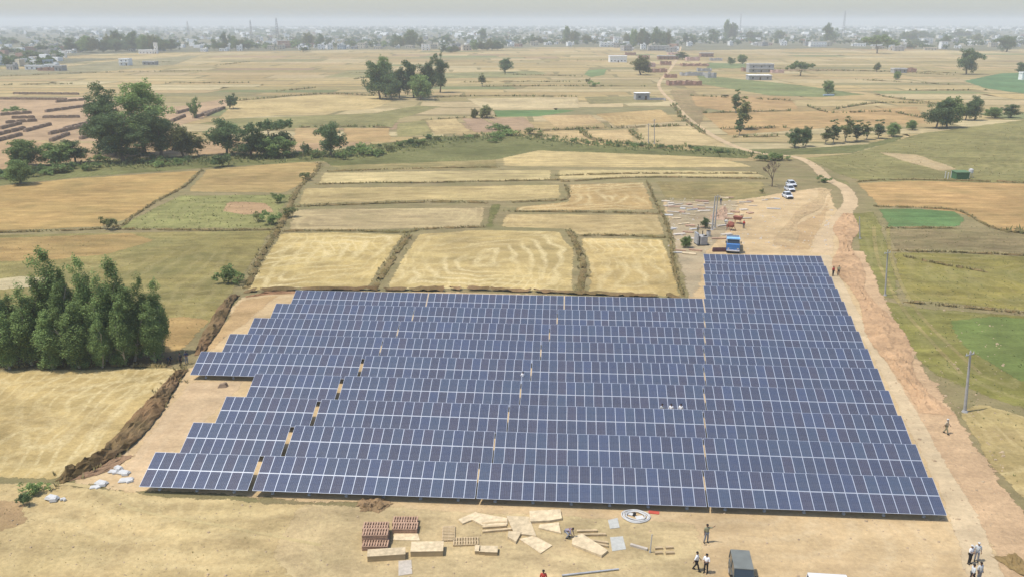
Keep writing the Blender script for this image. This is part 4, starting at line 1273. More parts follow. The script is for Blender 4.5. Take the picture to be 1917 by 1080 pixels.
for i, (x, b_, t_, w_) in enumerate(BIG):
    nb = 'a row of roofs' if i % 3 == 0 else 'pale houses' if i % 3 == 1 else 'smaller trees'
    kind = 'far'
    g = P(x, b_); h = top_h(g, t_); w = w_ * mpp(g)
    cm, wm, _ = KINDS['round'][i % 4]
    hh, ww = MESH_H[cm.name]
    for j in range(3 if w_ > 24 else 1):
        hz = h * (1 if j == 0 else rt.uniform(.7, .92)); dx = 0 if w_ <= 24 else (-.3, .05, .33)[j] * w
        t = link('town_tree', cm if j == 0 else KINDS['round'][(i + j) % 4][0], None, (g.x + dx, g.y + rt.uniform(-4, 4), 0), rt.uniform(0, 6.28),
                 label=f'tall dark hazy tree above {nb}, {side(x)}', cat='tree', group=f'tall dark trees above {nb}, {side(x)}')
        wj = w * (1 if w_ <= 24 else .5)
        t.scale = (wj / ww, wj / ww, hz / hh)

# the farthest houses and trees that read as one mass
def far_mass():
    r = np.random.default_rng(8)
    n = 2600
    x = r.uniform(-5200, 5200, n); y = r.uniform(2600, 8200, n)
    V, Fq = [], []
    h = r.uniform(4, 13, n); w = r.uniform(8, 34, n)
    ok = 0
    mb = []
    for i in range(n):
        a = len(V)
        for dx, dy in ((-.5, -.3), (.5, -.3), (.5, .3), (-.5, .3)):
            V.append((x[i] + dx * w[i], y[i] + dy * w[i], 0))
        for dx, dy in ((-.3, -.2), (.34, -.2), (.3, .2), (-.34, .2)):
            V.append((x[i] + dx * w[i], y[i] + dy * w[i], h[i]))
        for f in ((0, 1, 5, 4), (1, 2, 6, 5), (2, 3, 7, 6), (3, 0, 4, 7), (4, 5, 6, 7)): Fq.append([a + k for k in f])
        mb += [i % 4 == 0] * 5
    link('far_treeline', mesh_np('far_treeline', V, Fq, [M_LEAF_DARK, M_WHITEWASH], np.array(mb, dtype=int)), kind='stuff', label='far mass of trees and roofs melting into the haze')


far_mass()


def town_mass():
    # houses past the first three hundred, too small to pick apart
    r = np.random.default_rng(18)
    V, Fq, mi = [], [], []
    n = 0
    while n < 620:
        x_ = r.uniform(-60, 1980); ye_ = town_edge(x_)
        y_ = ye_ - 5 - r.random() ** 1.2 * (ye_ - 58)
        g = P(x_, y_); w, d, h, a = r.uniform(6, 14), r.uniform(5, 9), r.uniform(3, 8), r.uniform(-.6, .6)
        n += 1; k = len(V)
        for z in (0, h):
            for sx, sy in ((-1, -1), (1, -1), (1, 1), (-1, 1)):
                V.append((g.x + (sx * w * math.cos(a) - sy * d * math.sin(a)) / 2, g.y + (sx * w * math.sin(a) + sy * d * math.cos(a)) / 2, z))
        m_ = int(r.choice(4, p=[.45, .25, .18, .12]))
        for f in ((0, 1, 5, 4), (1, 2, 6, 5), (2, 3, 7, 6), (3, 0, 4, 7), (4, 5, 6, 7)): Fq.append([k + q for q in f]); mi.append(m_)
    link('distant_houses', mesh_np('distant_houses', V, Fq, [M_WHITEWASH, M_CREAM, M_GREYP, M_BRICKW], mi), kind='stuff', label='crowd of small pale houses filling the far town')


town_mass()


def town_green():
    r = np.random.default_rng(28)
    V, F0 = leaves(5, [(0, 0, 4, 4, 4, 3.4)], 90, 1.3, 14)
    Vs, n = [], 0
    for i in range(1500):
        x_ = r.uniform(-60, 1980); ye_ = town_edge(x_)
        g = P(x_, ye_ - 3 - r.random() ** 1.1 * (ye_ - 57)); s = r.uniform(.6, 1.35)
        Vs.append(V * np.array([s * r.uniform(.9, 1.8), s, s]) + np.array([g.x, g.y, 0]))
    Vs = np.concatenate(Vs)
    link('town_foliage', mesh_np('town_foliage', Vs, np.arange(len(Vs)).reshape(-1, 4), M_LEAF_DARK), kind='stuff', label='low trees filling the gaps between the far houses')


town_green()

# --- nearer buildings with parts
def building(name, px, base, w, d, h, rz, wallm, label, cat='house', floors=1, roof=True, windows=3, roofm=None, parapet=True, openfront=False):
    g = P(px, base)
    t = empty(name, g, rz, label=label, cat=cat)
    mb = MB()
    th = .24
    mb.box((0, d / 2 - th / 2, h / 2), (w, th, h))
    for sx in (-1, 1): mb.box((sx * (w / 2 - th / 2), -th / 2, h / 2), (th, d - th - .01, h))
    front = -d / 2 + th / 2
    hf = h / floors
    edges = [-w / 2 + th]
    k = windows
    span = (w - 2 * th) / max(k, 1)
    if not openfront:
        for fl in range(floors):
            z0 = fl * hf
            for i in range(k):
                cx = -w / 2 + th + (i + .5) * span
                ow = min(1.2, span * .45)
                lo, hi = (0, 2.1) if (fl == 0 and i == k // 2) else (1.0, 2.2)
                lo = min(lo, hf * .4); hi = min(hi, hf * .78)
                mb.box((cx - (span + ow) / 4, front, z0 + hf / 2), ((span - ow) / 2, th, hf))
                mb.box((cx + (span + ow) / 4, front, z0 + hf / 2), ((span - ow) / 2, th, hf))
                if lo > 0: mb.box((cx, front, z0 + lo / 2), (ow, th, lo))
                mb.box((cx, front, z0 + (hi + hf) / 2), (ow, th, hf - hi))
                wm_ = MB()
                if lo > 0:
                    wm_.box((0, 0, (hi - lo) / 2), (ow - .02, .05, hi - lo - .02)); wm_.box((0, -.04, (hi - lo) / 2), (.05, .04, hi - lo - .02), mi=1)
                    link('window', wm_.mesh('window', [M_DARK, M_ROOFC]), t, (cx, front + .03, z0 + lo))
                else:
                    wm_.box((0, 0, hi / 2), (ow - .02, .05, hi - .02))
                    link('door', wm_.mesh('door', M_WOOD_DOOR), t, (cx, front + .03, z0))
    mb.obj('wall', wallm, t)
    if roof:
        mr = MB()
        mr.box((0, -.1, h + .08), (w + .6, d + .9, .16))
        if parapet:
            for sx in (-1, 1): mr.box((sx * (w / 2 + .1), 0, h + .42), (.16, d + .4, .52))
            for sy in (-1, 1): mr.box((0, sy * (d / 2 + .1), h + .42), (w + .03, .16, .52))
        mr.obj('roof', roofm or M_ROOFC, t)
    for fl in range(1, floors):
        ms = MB(); ms.box((0, -d / 2 - .5, fl * hf + .06), (w + .4, 1.1, .14)); ms.obj('balcony_slab', M_WHITEWASH, t)
    return t


def roofless(px, base, w, d, h, rz, label, rooms=3, m=None):
    g = P(px, base)
    t = empty('unfinished_building', g, rz, label=label, cat='unfinished building')
    r = random.Random(int(px))
    for k in range(2):
        y = (-1, 1)[k] * d / 2
        mb = MB()
        n_ = max(3, int(w / 2.2))
        for i in range(n_):
            hh = h * r.uniform(.72, 1.05); cw = w / n_
            if i % 3 == 1 and k == 0: hh = h * r.uniform(.2, .35)
            mb.box((-w / 2 + (i + .5) * cw, y, hh / 2), (cw, .25, hh))
        mb.obj('wall', m or M_BRICKW, t)
    for i in range(rooms + 1):
        mb = MB(); x = -w / 2 + i * w / rooms
        mb.box((x + (.13 if i == 0 else -.13 if i == rooms else 0), 0, h * .46), (.25, d - .26, h * .92)); mb.obj('wall', m or M_BRICKW, t)
    mf = MB(); mf.box((0, 0, .1), (w - .3, d - .3, .2)); mf.obj('floor', M_GREYP, t)


def _more():
    r = random.Random(4)
    for i, (x, y, w, lab) in enumerate(((1255, 146, 22, 'small brick room left of the road before its upper bend'), (1318, 134, 26, 'brick ruin on the right of the road by the green plot'), (1296, 114, 24, 'grey ruin where the road enters the town'), (1246, 122, 20, 'pinkish ruin left of the road end'), (1340, 114, 22, 'low brick rooms right of the road end'),
            (1216, 126, 18, 'tiny brick walls beyond the brick ruin'), (1398, 134, 18, 'low brick room left of the taller grey house'), (1330, 146, 16, 'broken wall right of the grey brick rooms'), (1262, 103, 24, 'grey rooms beside the last stretch of the road'), (1180, 104, 20, 'low pinkish walls beyond the cream white building'))):
        roofless(x, y, sz(x, y, w), r.uniform(6, 10), r.uniform(2.6, 4.5), r.uniform(-.1, .1), lab, 2 + i % 3, (M_BRICKW, M_GREYP, M_PINK)[i % 3])


def sz(px, base, wpx): return wpx * mpp(P(px, base))


building('hut', 1201, 187, sz(1201, 187, 26), 5, 3.6, .1, M_GREYP, 'small hut with a pale roof beside the dirt road bend', 'hut', windows=2, roofm=M_WHITEWASH, parapet=False)
b_ = P(1228, 188); mb = MB(); mb.box((0, 0, .6), (9, .25, 1.2)); mb.box((4.4, -2, .6), (.25, 3.7, 1.2)); mb.obj('yard_wall', M_GREYP, None, b_, .05, label='low grey wall right of the small hut by the road', cat='wall')
roofless(1280, 160, sz(1280, 160, 62), 9, 3.0, .04, 'long unfinished brick building without roof right of the dirt road', 6)
roofless(1296, 142, sz(1290, 142, 44), 10, 2.6, -.03, 'unfinished grey brick rooms behind the long brick building', 4, M_GREYP)
roofless(1300, 124, sz(1300, 124, 50), 12, 2.4, .05, 'low brick ruin beyond the grey brick rooms', 4)
building('house', 1420, 150, sz(1420, 150, 42), 10, 3.4, -.03, M_GREYP, 'grey house with a white slab over its front, right of the road', windows=3, roofm=M_WHITEWASH, parapet=False)
building('house', 1422, 136, sz(1420, 136, 46), 9, 6.6, .02, M_GREYP, 'taller grey house behind the one with the white slab', floors=2, windows=3)
roofless(1454, 137, sz(1454, 137, 22), 8, 2.5, 0, 'small roofless walls right of the two grey houses', 2, M_PINK)
building('low_building', 1682, 137, sz(1682, 137, 24), 7, 3.2, 0, M_GREYP, 'low grey building in the far fields at the right', 'building', windows=3)
roofless(1701, 136, sz(1701, 136, 22), 7, 3.6, 0, 'unfinished brick rooms beside the low grey building', 3)
building('hall', 1156, 117, sz(1156, 117, 32), 12, 6.2, .02, M_WHITEWASH, 'long cream white building alone in the straw fields', 'building', windows=5, roofm=M_WHITEWASH)
building('house', 1136, 88, sz(1136, 88, 26), 12, 7, 0, M_WHITEWASH, 'bright white house with a square tower at the town edge', floors=2, windows=4, roofm=M_WHITEWASH)
building('tower', 1153, 88, sz(1153, 88, 9), 9, 16, 0, M_WHITEWASH, 'square white tower standing beside the bright white house', 'tower', floors=3, windows=1, roofm=M_WHITEWASH)
roofless(1230, 136, sz(1230, 136, 34), 9, 3.2, .05, 'brick ruin right of the grey green tree', 3)
roofless(1205, 112, sz(1205, 112, 20), 9, 5.0, .05, 'small brick shell behind the grey green tree', 2)
building('house', 1250, 112, sz(1240, 112, 38), 10, 3.8, 0, M_BRICKW, 'long low brown building left of the far road', windows=5, roofm=M_ROOFC)
building('house', 1322, 107, sz(1322, 107, 24), 10, 4.2, 0, M_BRICKW, 'brown red house right of the far end of the road', windows=3)
building('house', 1232, 95, sz(1232, 95, 40), 12, 6.4, 0, M_GREYP, 'wide grey building at the town edge left of the road', floors=2, windows=5)
building('house', 536, 90, sz(536, 90, 28), 14, 11, 0, M_BRICKW, 'large square brown brick building at the town edge', floors=3, windows=4)
building('house', 236, 123, sz(236, 123, 18), 9, 6, 0, M_WHITEWASH, 'white house alone in the fields at the far left', floors=2, windows=2, roofm=M_WHITEWASH)
building('shed', 282, 122, sz(282, 122, 24), 8, 3, 0, M_GREYP, 'low dark shed right of the lone white house', 'shed', windows=3)
building('house', 114, 133, sz(114, 133, 14), 9, 4, 0, M_GREYP, 'grey house at the right end of the brick red wall at the far left', windows=2)
roofless(92, 133, sz(92, 133, 34), 8, 2.8, 0, 'red brick rooms at the far left', 3)
building('house', 275, 101, sz(275, 101, 26), 9, 4.5, 0, M_WHITEWASH, 'long white house under the big dark trees at the left', windows=4, roofm=M_WHITEWASH)
building('tower', 293, 101, sz(293, 101, 5), 5, 14, 0, M_WHITEWASH, 'slim white tower beside the long white house at the left', 'tower', floors=3, windows=1)
building('house', 797, 95, sz(797, 95, 15), 9, 9, 0, M_WHITEWASH, 'white three storey house left of the dark bushy trees', floors=3, windows=2)
building('house', 1530, 88, sz(1530, 88, 30), 12, 8, 0, M_WHITEWASH, 'white and pink terrace at the right town edge', floors=2, windows=6)
building('house', 1675, 95, sz(1675, 95, 12), 9, 7, 0, M_CREAM, 'cream cube house left of the white cluster', floors=2, windows=2)
building('house', 1735, 82, sz(1735, 82, 18), 10, 10, 0, M_WHITEWASH, 'tallest white house of the cluster at the right', floors=3, windows=3)
building('house', 1765, 92, sz(1765, 92, 12), 9, 11, 0, M_WHITEWASH, 'white house at the right end of the white cluster', floors=3, windows=2)
building('house', 1836, 84, sz(1836, 84, 40), 10, 6, 0, M_WHITEWASH, 'long white building left of the dark tree at the right town edge', floors=2, windows=7)
building('house', 1915, 150, sz(1912, 150, 12), 5, 5, 0, M_WHITEWASH, 'small white building cut off at the right edge by the green crop', windows=1, roofm=M_WHITEWASH)

_more()
# towers in the haze
M_TOWER = plain('tower_steel', (0.16, 0.15, 0.15, 1), rough=0.7)


def lattice(px, base, top, w, label):
    g = P(px, base); h = top_h(g, top)
    t = empty('mobile_mast', g, label=label, cat='mast')
    wb = w; wt = w * .3
    n = 9
    for sx, sy in ((-1, -1), (1, -1), (1, 1), (-1, 1)):
        mb = MB(); mb.tube((sx * wb / 2, sy * wb / 2, 0), (sx * wt / 2, sy * wt / 2, h), .35, .22, 5); mb.obj('leg', M_TOWER, t)
    mb = MB()
    for i in range(n):
        a, b = i / n, (i + 1) / n
        wa, w2 = wb + (wt - wb) * a, wb + (wt - wb) * b
        for (x1, y1), (x2, y2) in (((-1, -1), (1, -1)), ((1, -1), (1, 1)), ((1, 1), (-1, 1)), ((-1, 1), (-1, -1))):
            mb.tube((x1 * wa / 2, y1 * wa / 2, a * h), (x2 * w2 / 2, y2 * w2 / 2, b * h), .14, .14, 4, cap=False)
            mb.tube((x2 * wa / 2, y2 * wa / 2, a * h), (x1 * w2 / 2, y1 * w2 / 2, b * h), .14, .14, 4, cap=False)
    mb.obj('bracing', M_TOWER, t, kind='stuff')
    for k in range(3):
        mb = MB(); a = k * 2.1; mb.box((math.cos(a) * 1.3, math.sin(a) * 1.3, h - 2), (.5, .5, 2.6), rz=a); mb.obj('antenna', M_WHITEWASH, t)


lattice(520, 76, 34, 6.5, 'tallest lattice mast behind the square brown building at the left')
lattice(471, 72, 38, 5.5, 'lattice mast left of the tallest one at the left')
lattice(353, 66, 40, 7, 'short wide mast in the haze at the far left')
lattice(1578, 66, 20, 7, 'tall lattice mast on the right hand skyline')
lattice(1385, 62, 26, 5, 'faint thin mast in the haze right of the middle')

# --- brick field: long low stacks of drying bricks
M_BRICKS = plain('sun_dried_bricks', (0.235, 0.17, 0.115, 1), rough=0.95, var=0.3, scale=1.0, bump=.05)
KILN = [((25, 177), (148, 178)), ((0, 187), (126, 188)), ((85, 211), (165, 200)), ((22, 223), (66, 222)), ((80, 222), (150, 221)), ((-10, 256), (46, 242)), ((46, 248), (95, 235)), ((92, 253), (168, 236)), ((95, 266), (128, 253)), ((0, 217), (60, 213)),
        ((365, 222), (402, 210)), ((378, 216), (412, 206)), ((322, 229), (346, 219)), ((384, 219), (420, 204)), ((104, 193), (165, 188)), ((0, 243), (40, 233)), ((120, 244), (168, 232)), ((10, 232), (70, 228)), ((-5, 266), (40, 254)), ((150, 262), (185, 252)), ((330, 214), (362, 206))]
for i, (a, b) in enumerate(KILN):
    A, B_ = P(*a), P(*b)
    L_ = (B_ - A).length; an = math.atan2(B_.y - A.y, B_.x - A.x)
    t = empty('brick_stack', (A + B_) / 2, an, label=('long low stack of drying bricks, ' + ['first', 'second', 'third', 'fourth', 'fifth', 'sixth', 'seventh', 'eighth', 'ninth', 'tenth', 'eleventh', 'twelfth', 'thirteenth', 'fourteenth', 'fifteenth', 'sixteenth', 'seventeenth', 'eighteenth', 'nineteenth', 'twentieth', 'twenty first'][i] + (' left of the tree clump' if a[0] < 300 else ' right of the tree clump')), cat='brick stack', group='stacks of drying bricks')
    n_ = max(3, int(L_ / 5))
    for j in range(n_):
        mb = MB(); mb.box((-L_ / 2 + (j + .5) * L_ / n_, rt.uniform(-.15, .15), .55), (L_ / n_ - .15, 1.3, 1.1 + rt.uniform(-.2, .15)), taper=.93)
        mb.box((-L_ / 2 + (j + .5) * L_ / n_, 0, 1.2), (L_ / n_ - .6, .7, .25), taper=.8)
        mb.obj('brick_block', M_BRICKS, t)

# far field bunds: thin dark weedy ridges between the distant fields
rf = random.Random(12)
FB = [[(440, 190), (600, 177), (700, 180)], [(0, 144), (180, 137), (380, 134)], [(310, 157), (470, 156)], [(520, 172), (590, 165)], [(400, 124), (470, 116)], [(660, 150), (720, 139)], [(800, 184), (900, 181), (1080, 182)], [(900, 163), (1050, 162), (1240, 163)], [(860, 155), (1090, 154)], [(1010, 246), (1100, 242), (1290, 236)],
      [(1085, 243), (1110, 262), (1190, 272)], [(1180, 243), (1196, 262)], [(1310, 213), (1480, 208)], [(1512, 199), (1560, 212), (1660, 210), (1725, 222)], [(1560, 206), (1640, 194), (1740, 195)], [(1350, 243), (1480, 240)], [(1370, 258), (1460, 256)], [(1290, 180), (1490, 190)], [(1440, 135), (1620, 134), (1790, 142)], [(1380, 128), (1800, 138)],
      [(1050, 114), (1145, 114)], [(940, 140), (1090, 144)], [(1600, 150), (1790, 160)], [(1640, 180), (1790, 200)], [(1880, 434), (1960, 440)], [(640, 138), (760, 136)], [(560, 240), (640, 238), (735, 240)], [(786, 226), (860, 222), (925, 220)], [(0, 160), (140, 158)], [(260, 118), (330, 117)], [(1700, 170), (1850, 170)], [(1262, 196), (1276, 220), (1320, 252)]]
fbp = []
for fb in FB:
    o, d = ribbon('field_bund', fb, [2.2, 2.6, 2.0], srgb(136, 122, 82), M_BANK, 9, profile=[(-1, 0), (-.4, .5), (.4, .5), (1, 0)], amp=.4, step=2.0)
    fbp.append((d, 2.6))
tufts(fbp, 1.2, 1.1, 41, 'dry_grass', 'weeds along the far field bunds', M_LEAF_OLIVE)

# ------------------------------------------------------------------ things in the foreground
M_CARD = plain('cardboard', (0.53, 0.42, 0.26, 1), rough=0.9, var=0.22, scale=2.5, rnd=.1)
M_CARD_SHADE = plain('shaded_carton_side', (0.36, 0.27, 0.15, 1), rough=0.9, var=0.1, scale=1.5)  # darker cardboard: shade of the upright carton faces painted in
M_PALLET = plain('pallet_wood', (0.37, 0.235, 0.155, 1), rough=0.85, var=0.2, scale=3, rnd=.12)
M_PALLET2 = plain('weathered_pallet_wood', (0.44, 0.33, 0.19, 1), rough=0.85, var=0.2, scale=3, rnd=.1)
M_PLASTW = plain('white_plastic', (0.52, 0.51, 0.48, 1), rough=0.45, var=0.06)
M_PLASTG = plain('clear_plastic_sheet', (0.42, 0.41, 0.36, 1), rough=0.35, var=0.12)
M_CONC = plain('cast_concrete', (0.34, 0.33, 0.31, 1), rough=0.9, var=0.15, scale=2)
M_RUST = plain('rusty_red_metal', (0.26, 0.09, 0.06, 1), rough=0.8, var=0.25)
M_BOARD = plain('pale_board', (0.48, 0.42, 0.34, 1), rough=0.9, var=0.15, rnd=.15)
M_BLACKR = plain('black_rubber', (0.02, 0.02, 0.02, 1), rough=0.85)
M_GLASSC = plain('dark_car_glass', (0.03, 0.04, 0.05, 1), rough=0.06, var=0.05, spec=0.6)
M_CHROME = plain('headlight_glass', (0.62, 0.63, 0.64, 1), rough=0.12, metal=0.6, var=0.03)

mb = MB(); mb.box((0, 0, 0), (.12, 1.1, .022)); ME_SLAT = mb.mesh('slat', M_PALLET)
mb = MB(); mb.box((0, 0, 0), (2.1, .09, .10)); ME_STR = mb.mesh('stringer', M_PALLET)
mb = MB(); mb.box((0, 0, 0), (.12, 1.1, .022)); ME_SLAT2 = mb.mesh('slat', M_PALLET2)
mb = MB(); mb.box((0, 0, 0), (2.1, .09, .10)); ME_STR2 = mb.mesh('stringer', M_PALLET2)


def make_pallet(sl, st):
    t = empty('wooden_pallet', (0, 0, 0), cat='pallet')
    for i in range(10): link('slat', sl, t, (-.99 + i * .22, 0, .133))
    for y in (-.5, 0, .5): link('stringer', st, t, (0, y, .072))
    for i in (0, 4.5, 9): link('slat', sl, t, (-.99 + i * .22, 0, .011))
    return t


proto1, proto2 = make_pallet(ME_SLAT, ME_STR), make_pallet(ME_SLAT2, ME_STR2)
used1 = used2 = False
LV = ['bottom', 'second', 'third', 'fourth', 'fifth', 'sixth']


def pallet(px, py, z, rz, label, group, old=False):
    global used1, used2
    if old:
        o = copy_tree(proto2) if used2 else proto2; used2 = True
    else:
        o = copy_tree(proto1) if used1 else proto1; used1 = True
    g = P(px, py); o.location = (g.x, g.y, z + .025); o.rotation_euler = (0, 0, rz)
    o['label'] = label
    if group: o['group'] = group


for (x, y, n, what) in ((704, 1000, 6, 'rear stack of the big left pile'), (704, 1012, 6, 'middle stack of the big left pile'), (704, 1024, 3, 'low front stack of the big left pile'), (759, 981, 3, 'rear stack of the smaller right pile'), (759, 992, 3, 'front stack of the smaller right pile')):
    for k in range(n):
        pallet(x + rnd.uniform(-.5, .5), y, k * .146, rnd.uniform(-.015, .015), f'reddish pallet, {"topmost" if k == n - 1 else LV[k] + " from ground"} of the {what}', 'reddish pallets stacked in the foreground')
pallet(840, 1000, 0, math.pi / 2 + .05, 'single pale pallet lying right of the reddish piles', 'pale pallets lying on the ground', True)
pallet(872, 1015, 0, .06, 'single pale pallet lying behind the small row of cartons', 'pale pallets lying on the ground', True)


def carton(px, py, w, d, h, rz, label, lid=0.0, group='module cartons on the ground'):
    t = empty('carton', P(px, py), rz, label=label, cat='carton', group=group)
    t.location.z = .025
    mb = MB(); mb.box((0, 0, h / 2), (w, d, h)); mb.obj('body', M_CARD_SHADE, t, bevel=.01)
    mb = MB(); mb.box((0, 0, h + .012 + abs(lid) * .3), (w + .03, d + .03, .024), rx=lid)
    mb.obj('lid', M_CARD, t)
    return t


carton(724, 1043, 3.0, .95, .5, .11, 'long low carton with shade painted on its sides, left of two before the pallet piles')
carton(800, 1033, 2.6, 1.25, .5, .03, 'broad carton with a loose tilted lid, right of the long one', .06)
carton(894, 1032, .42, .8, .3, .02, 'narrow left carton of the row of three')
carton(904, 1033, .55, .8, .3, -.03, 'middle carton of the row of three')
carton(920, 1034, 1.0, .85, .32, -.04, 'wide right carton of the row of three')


def slab(name, px, th, mat, label, cat, z=.03, group=None):
    pts = [P(*p) for p in px]
    c = sum(pts, Vector()) / len(pts)
    mb = MB(); n = len(pts)
    V = [(p.x - c.x, p.y - c.y, 0) for p in pts] + [(p.x - c.x, p.y - c.y, th) for p in pts]
    mb.add(V, [tuple(range(n - 1, -1, -1)), tuple(range(n, 2 * n))] + [(i, (i + 1) % n, n + (i + 1) % n, n + i) for i in range(n)])
    return mb.obj(name, mat, None, (c.x, c.y, z), label=label, cat=cat, group=group)


GC = 'flattened cardboard on the ground'
slab('cardboard_sheet', [(858, 974), (890, 960), (904, 966), (884, 975), (866, 982)], .12, M_CARD, 'bent cardboard sheet at the left end of the litter', 'cardboard', group=GC)
slab('cardboard_sheet', [(892, 962), (950, 972), (950, 984), (906, 987), (882, 974)], .14, M_CARD, 'pale cardboard sheet beside the bent one', 'cardboard', .034, group=GC)
slab('cardboard_sheet', [(948, 968), (990, 970), (1004, 1006), (962, 1000)], .16, M_CARD, 'large cardboard sheet in the middle of the litter', 'cardboard', group=GC)
slab('cardboard_sheet', [(952, 998), (976, 1000), (966, 1018), (950, 1008)], .22, M_CARD, 'small propped cardboard flap below the large sheet', 'cardboard', .031, group=GC)
slab('cardboard_sheet', [(972, 1010), (1000, 1004), (1034, 1022), (1012, 1037)], .08, M_CARD, 'cardboard sheet slanting towards the camera', 'cardboard', .033, group=GC)
slab('cardboard_sheet', [(991, 960), (1049, 957), (1052, 974), (1030, 978), (992, 980)], .22, M_CARD, 'cardboard pack next to the panels', 'cardboard', group=GC)
slab('cardboard_sheet', [(1010, 984), (1046, 980), (1050, 1000), (1008, 990)], .14, M_CARD, 'cardboard sheet left of the crouching worker', 'cardboard', group=GC)
slab('cardboard_sheet', [(1072, 1008), (1090, 1003), (1138, 1034), (1126, 1044), (1070, 1022)], .22, M_CARD, 'long cardboard pack right of the crouching worker', 'cardboard', group=GC)
slab('thin_sheet', [(1142, 1006), (1166, 1004), (1172, 1028), (1146, 1032)], .03, M_PLASTG, 'greyish clear plastic sheet on the sand', 'plastic sheet')
slab('thin_sheet', [(1138, 974), (1156, 970), (1160, 988), (1142, 990)], .04, M_PLASTG, 'small flat grey sheet behind the clear sheet', 'plastic sheet')  # thin flat slab in dull grey
slab('cardboard_sheet', [(746, 1050), (770, 1048), (772, 1074), (746, 1078)], .03, M_BOARD, 'faint pinkish board in front of the cartons', 'board')
slab('cardboard_sheet', [(738, 998), (782, 999), (786, 1012), (736, 1011)], .03, M_CARD, 'flat cardboard in front of the smaller pallet pile', 'cardboard', group=GC)
slab('red_cloth', [(1214, 956), (1234, 958), (1234, 963), (1214, 961)], .05, plain('red_cloth', (0.45, 0.08, 0.05, 1)), 'strip of red cloth beside the white coil', 'cloth')
PLK = [((903, 982), (948, 979), 'rear plank of three left of the large cardboard'), ((903, 989), (948, 986), 'middle plank of three left of the large cardboard'), ((903, 997), (958, 992), 'front plank of three left of the large cardboard'),
       ((1080, 996), (1118, 995), 'rear plank right of the crouching worker'), ((1082, 1003), (1134, 1002), 'long plank right of the crouching worker'), ((1104, 1013), (1138, 1018), 'thick plank above the long cardboard pack'), ((1116, 1020), (1138, 1024), 'short plank above the long cardboard pack'),
       ((1226, 1028), (1240, 1027), 'small batten, rear left of four on the sand'), ((1246, 1027), (1260, 1026), 'small batten, rear right of four on the sand'), ((1226, 1037), (1240, 1036), 'small batten, front left of four on the sand'), ((1246, 1037), (1262, 1036), 'small batten, front right of four on the sand'), ((1180, 1021), (1212, 1030), 'pale batten left of the thin post')]
for a, b, lab in PLK:
    A, B_ = P(*a), P(*b)
    mb = MB(); mb.box((0, 0, .09), ((B_ - A).length, .22, .18)); mb.obj('plank', M_PALLET2 if 'pale' not in lab else M_BOARD, None, ((A.x + B_.x) / 2, (A.y + B_.y) / 2, .03), math.atan2(B_.y - A.y, B_.x - A.x), label=lab, cat='plank', group='planks on the sand')
# coil of white cable pipe
t = empty('cable_coil', P(1190, 967), -.25, label='flat oval coil of white pipe beside the front panels', cat='coil'); t.location.z = .03
for k, (rx, ry) in enumerate(((1.22, 1.0), (1.10, .9), (1.0, .78), (.82, .62))):
    mb = MB(); pr = None
    for i in range(29):
        a = 2 * math.pi * i / 28; w = 1 + .03 * math.sin(a * 3 + k)
        q = Vector((rx * w * math.cos(a), ry * w * math.sin(a), .06 + .05 * (k % 2) + .02 * math.sin(a * 5)))
        if pr is not None: mb.tube(pr, q, .055, .055, 6, cap=False)
        pr = q
    mb.obj('pipe_loop', M_PLASTW, t, smooth=True)
mb = MB(); mb.tube((-.15, .1, 0), (-.1, .1, .3), .13, .13, 10); mb.obj('spool', M_BLACKR, t)
mb = MB(); mb.box((.35, -.1, .05), (.7, .5, .03), rz=.4); mb.box((-.5, .25, .05), (.5, .4, .03), rz=-.3); mb.obj('wrapping', M_PLASTW, t)
# pipe lying and posts
A, B_ = P(1052, 1079), P(1158, 1067)
mb = MB(); mb.tube(A + Vector((0, 0, .14)), B_ + Vector((0, 0, .14)), .07, .06, 8); mb.obj('steel_pipe', M_STEEL, label='long thin steel pipe lying at the bottom edge', cat='pipe')
g = P(1217, 1034); mb = MB(); mb.tube((0, 0, 0), (.08, 0, 1.7), .05, .045, 8); mb.tube((0, 0, 0), (0, 0, .2), .1, .08, 8); mb.obj('thin_post', M_STEEL, None, g, label='thin grey post standing alone on the sand', cat='post')


def pole(px, base, topx, top, r, label, arm=True, cat='utility pole', mat=None):
    g = P(px, base); h = top_h(g, top)
    lx = (topx - px) * mpp(g)
    # subtract perspective spread so that only real lean remains
    u = (px - 958.5) / 1600
    v_t = (540 - top) / 1600; tt = g.y / (_c + v_t * _s)
    lean = ((topx - 958.5) / 1600) * tt - g.x
    t = empty('utility_pole', g, label=label, cat=cat)
    mb = MB(); mb.tube((0, 0, -.2), (lean, 0, h), r, r * .62, 10); mb.obj('shaft', mat or M_CONC, t, smooth=False)
    if arm:
        mb = MB(); mb.box((lean, 0, h - .35), (1.4, .09, .09), rz=.5); mb.obj('crossarm', M_STEEL, t)
        for k in (-.6, 0, .6):
            mb = MB(); x_ = lean + math.cos(.5) * k; y_ = math.sin(.5) * k
            mb.tube((x_, y_, h - .3), (x_, y_, h - .08 + (.22 if k == 0 else 0)), .05, .035, 7); mb.obj('insulator', M_PLASTW, t)
    mb = MB(); mb.tube((0, 0, 0), (0, 0, .22), r * 2.0, r * 1.5, 10); mb.obj('footing', M_CONC, t)
    return t


pole(1806, 771, 1817, 658, .17, 'tall grey utility pole at the right beside the yellow straw')
pole(1657, 553, 1662, 470, .13, 'slim grey pole in the olive verge right of the array')
pole(1610, 447, 1609, 406, .12, 'short pale pole at the top of the spoil bank', arm=False)
pole(1225, 270, 1225, 224, .16, 'thin pole, right one of two in the far straw field')
pole(1214, 270, 1214, 232, .16, 'thin pole, left one of two in the far straw field')
t_ = pole(1333, 431, 1339, 368, .20, 'left concrete pole of the pair in the work yard', arm=False)
pole(1338, 428, 1344, 366, .16, 'right concrete pole of the pair in the work yard', arm=True)

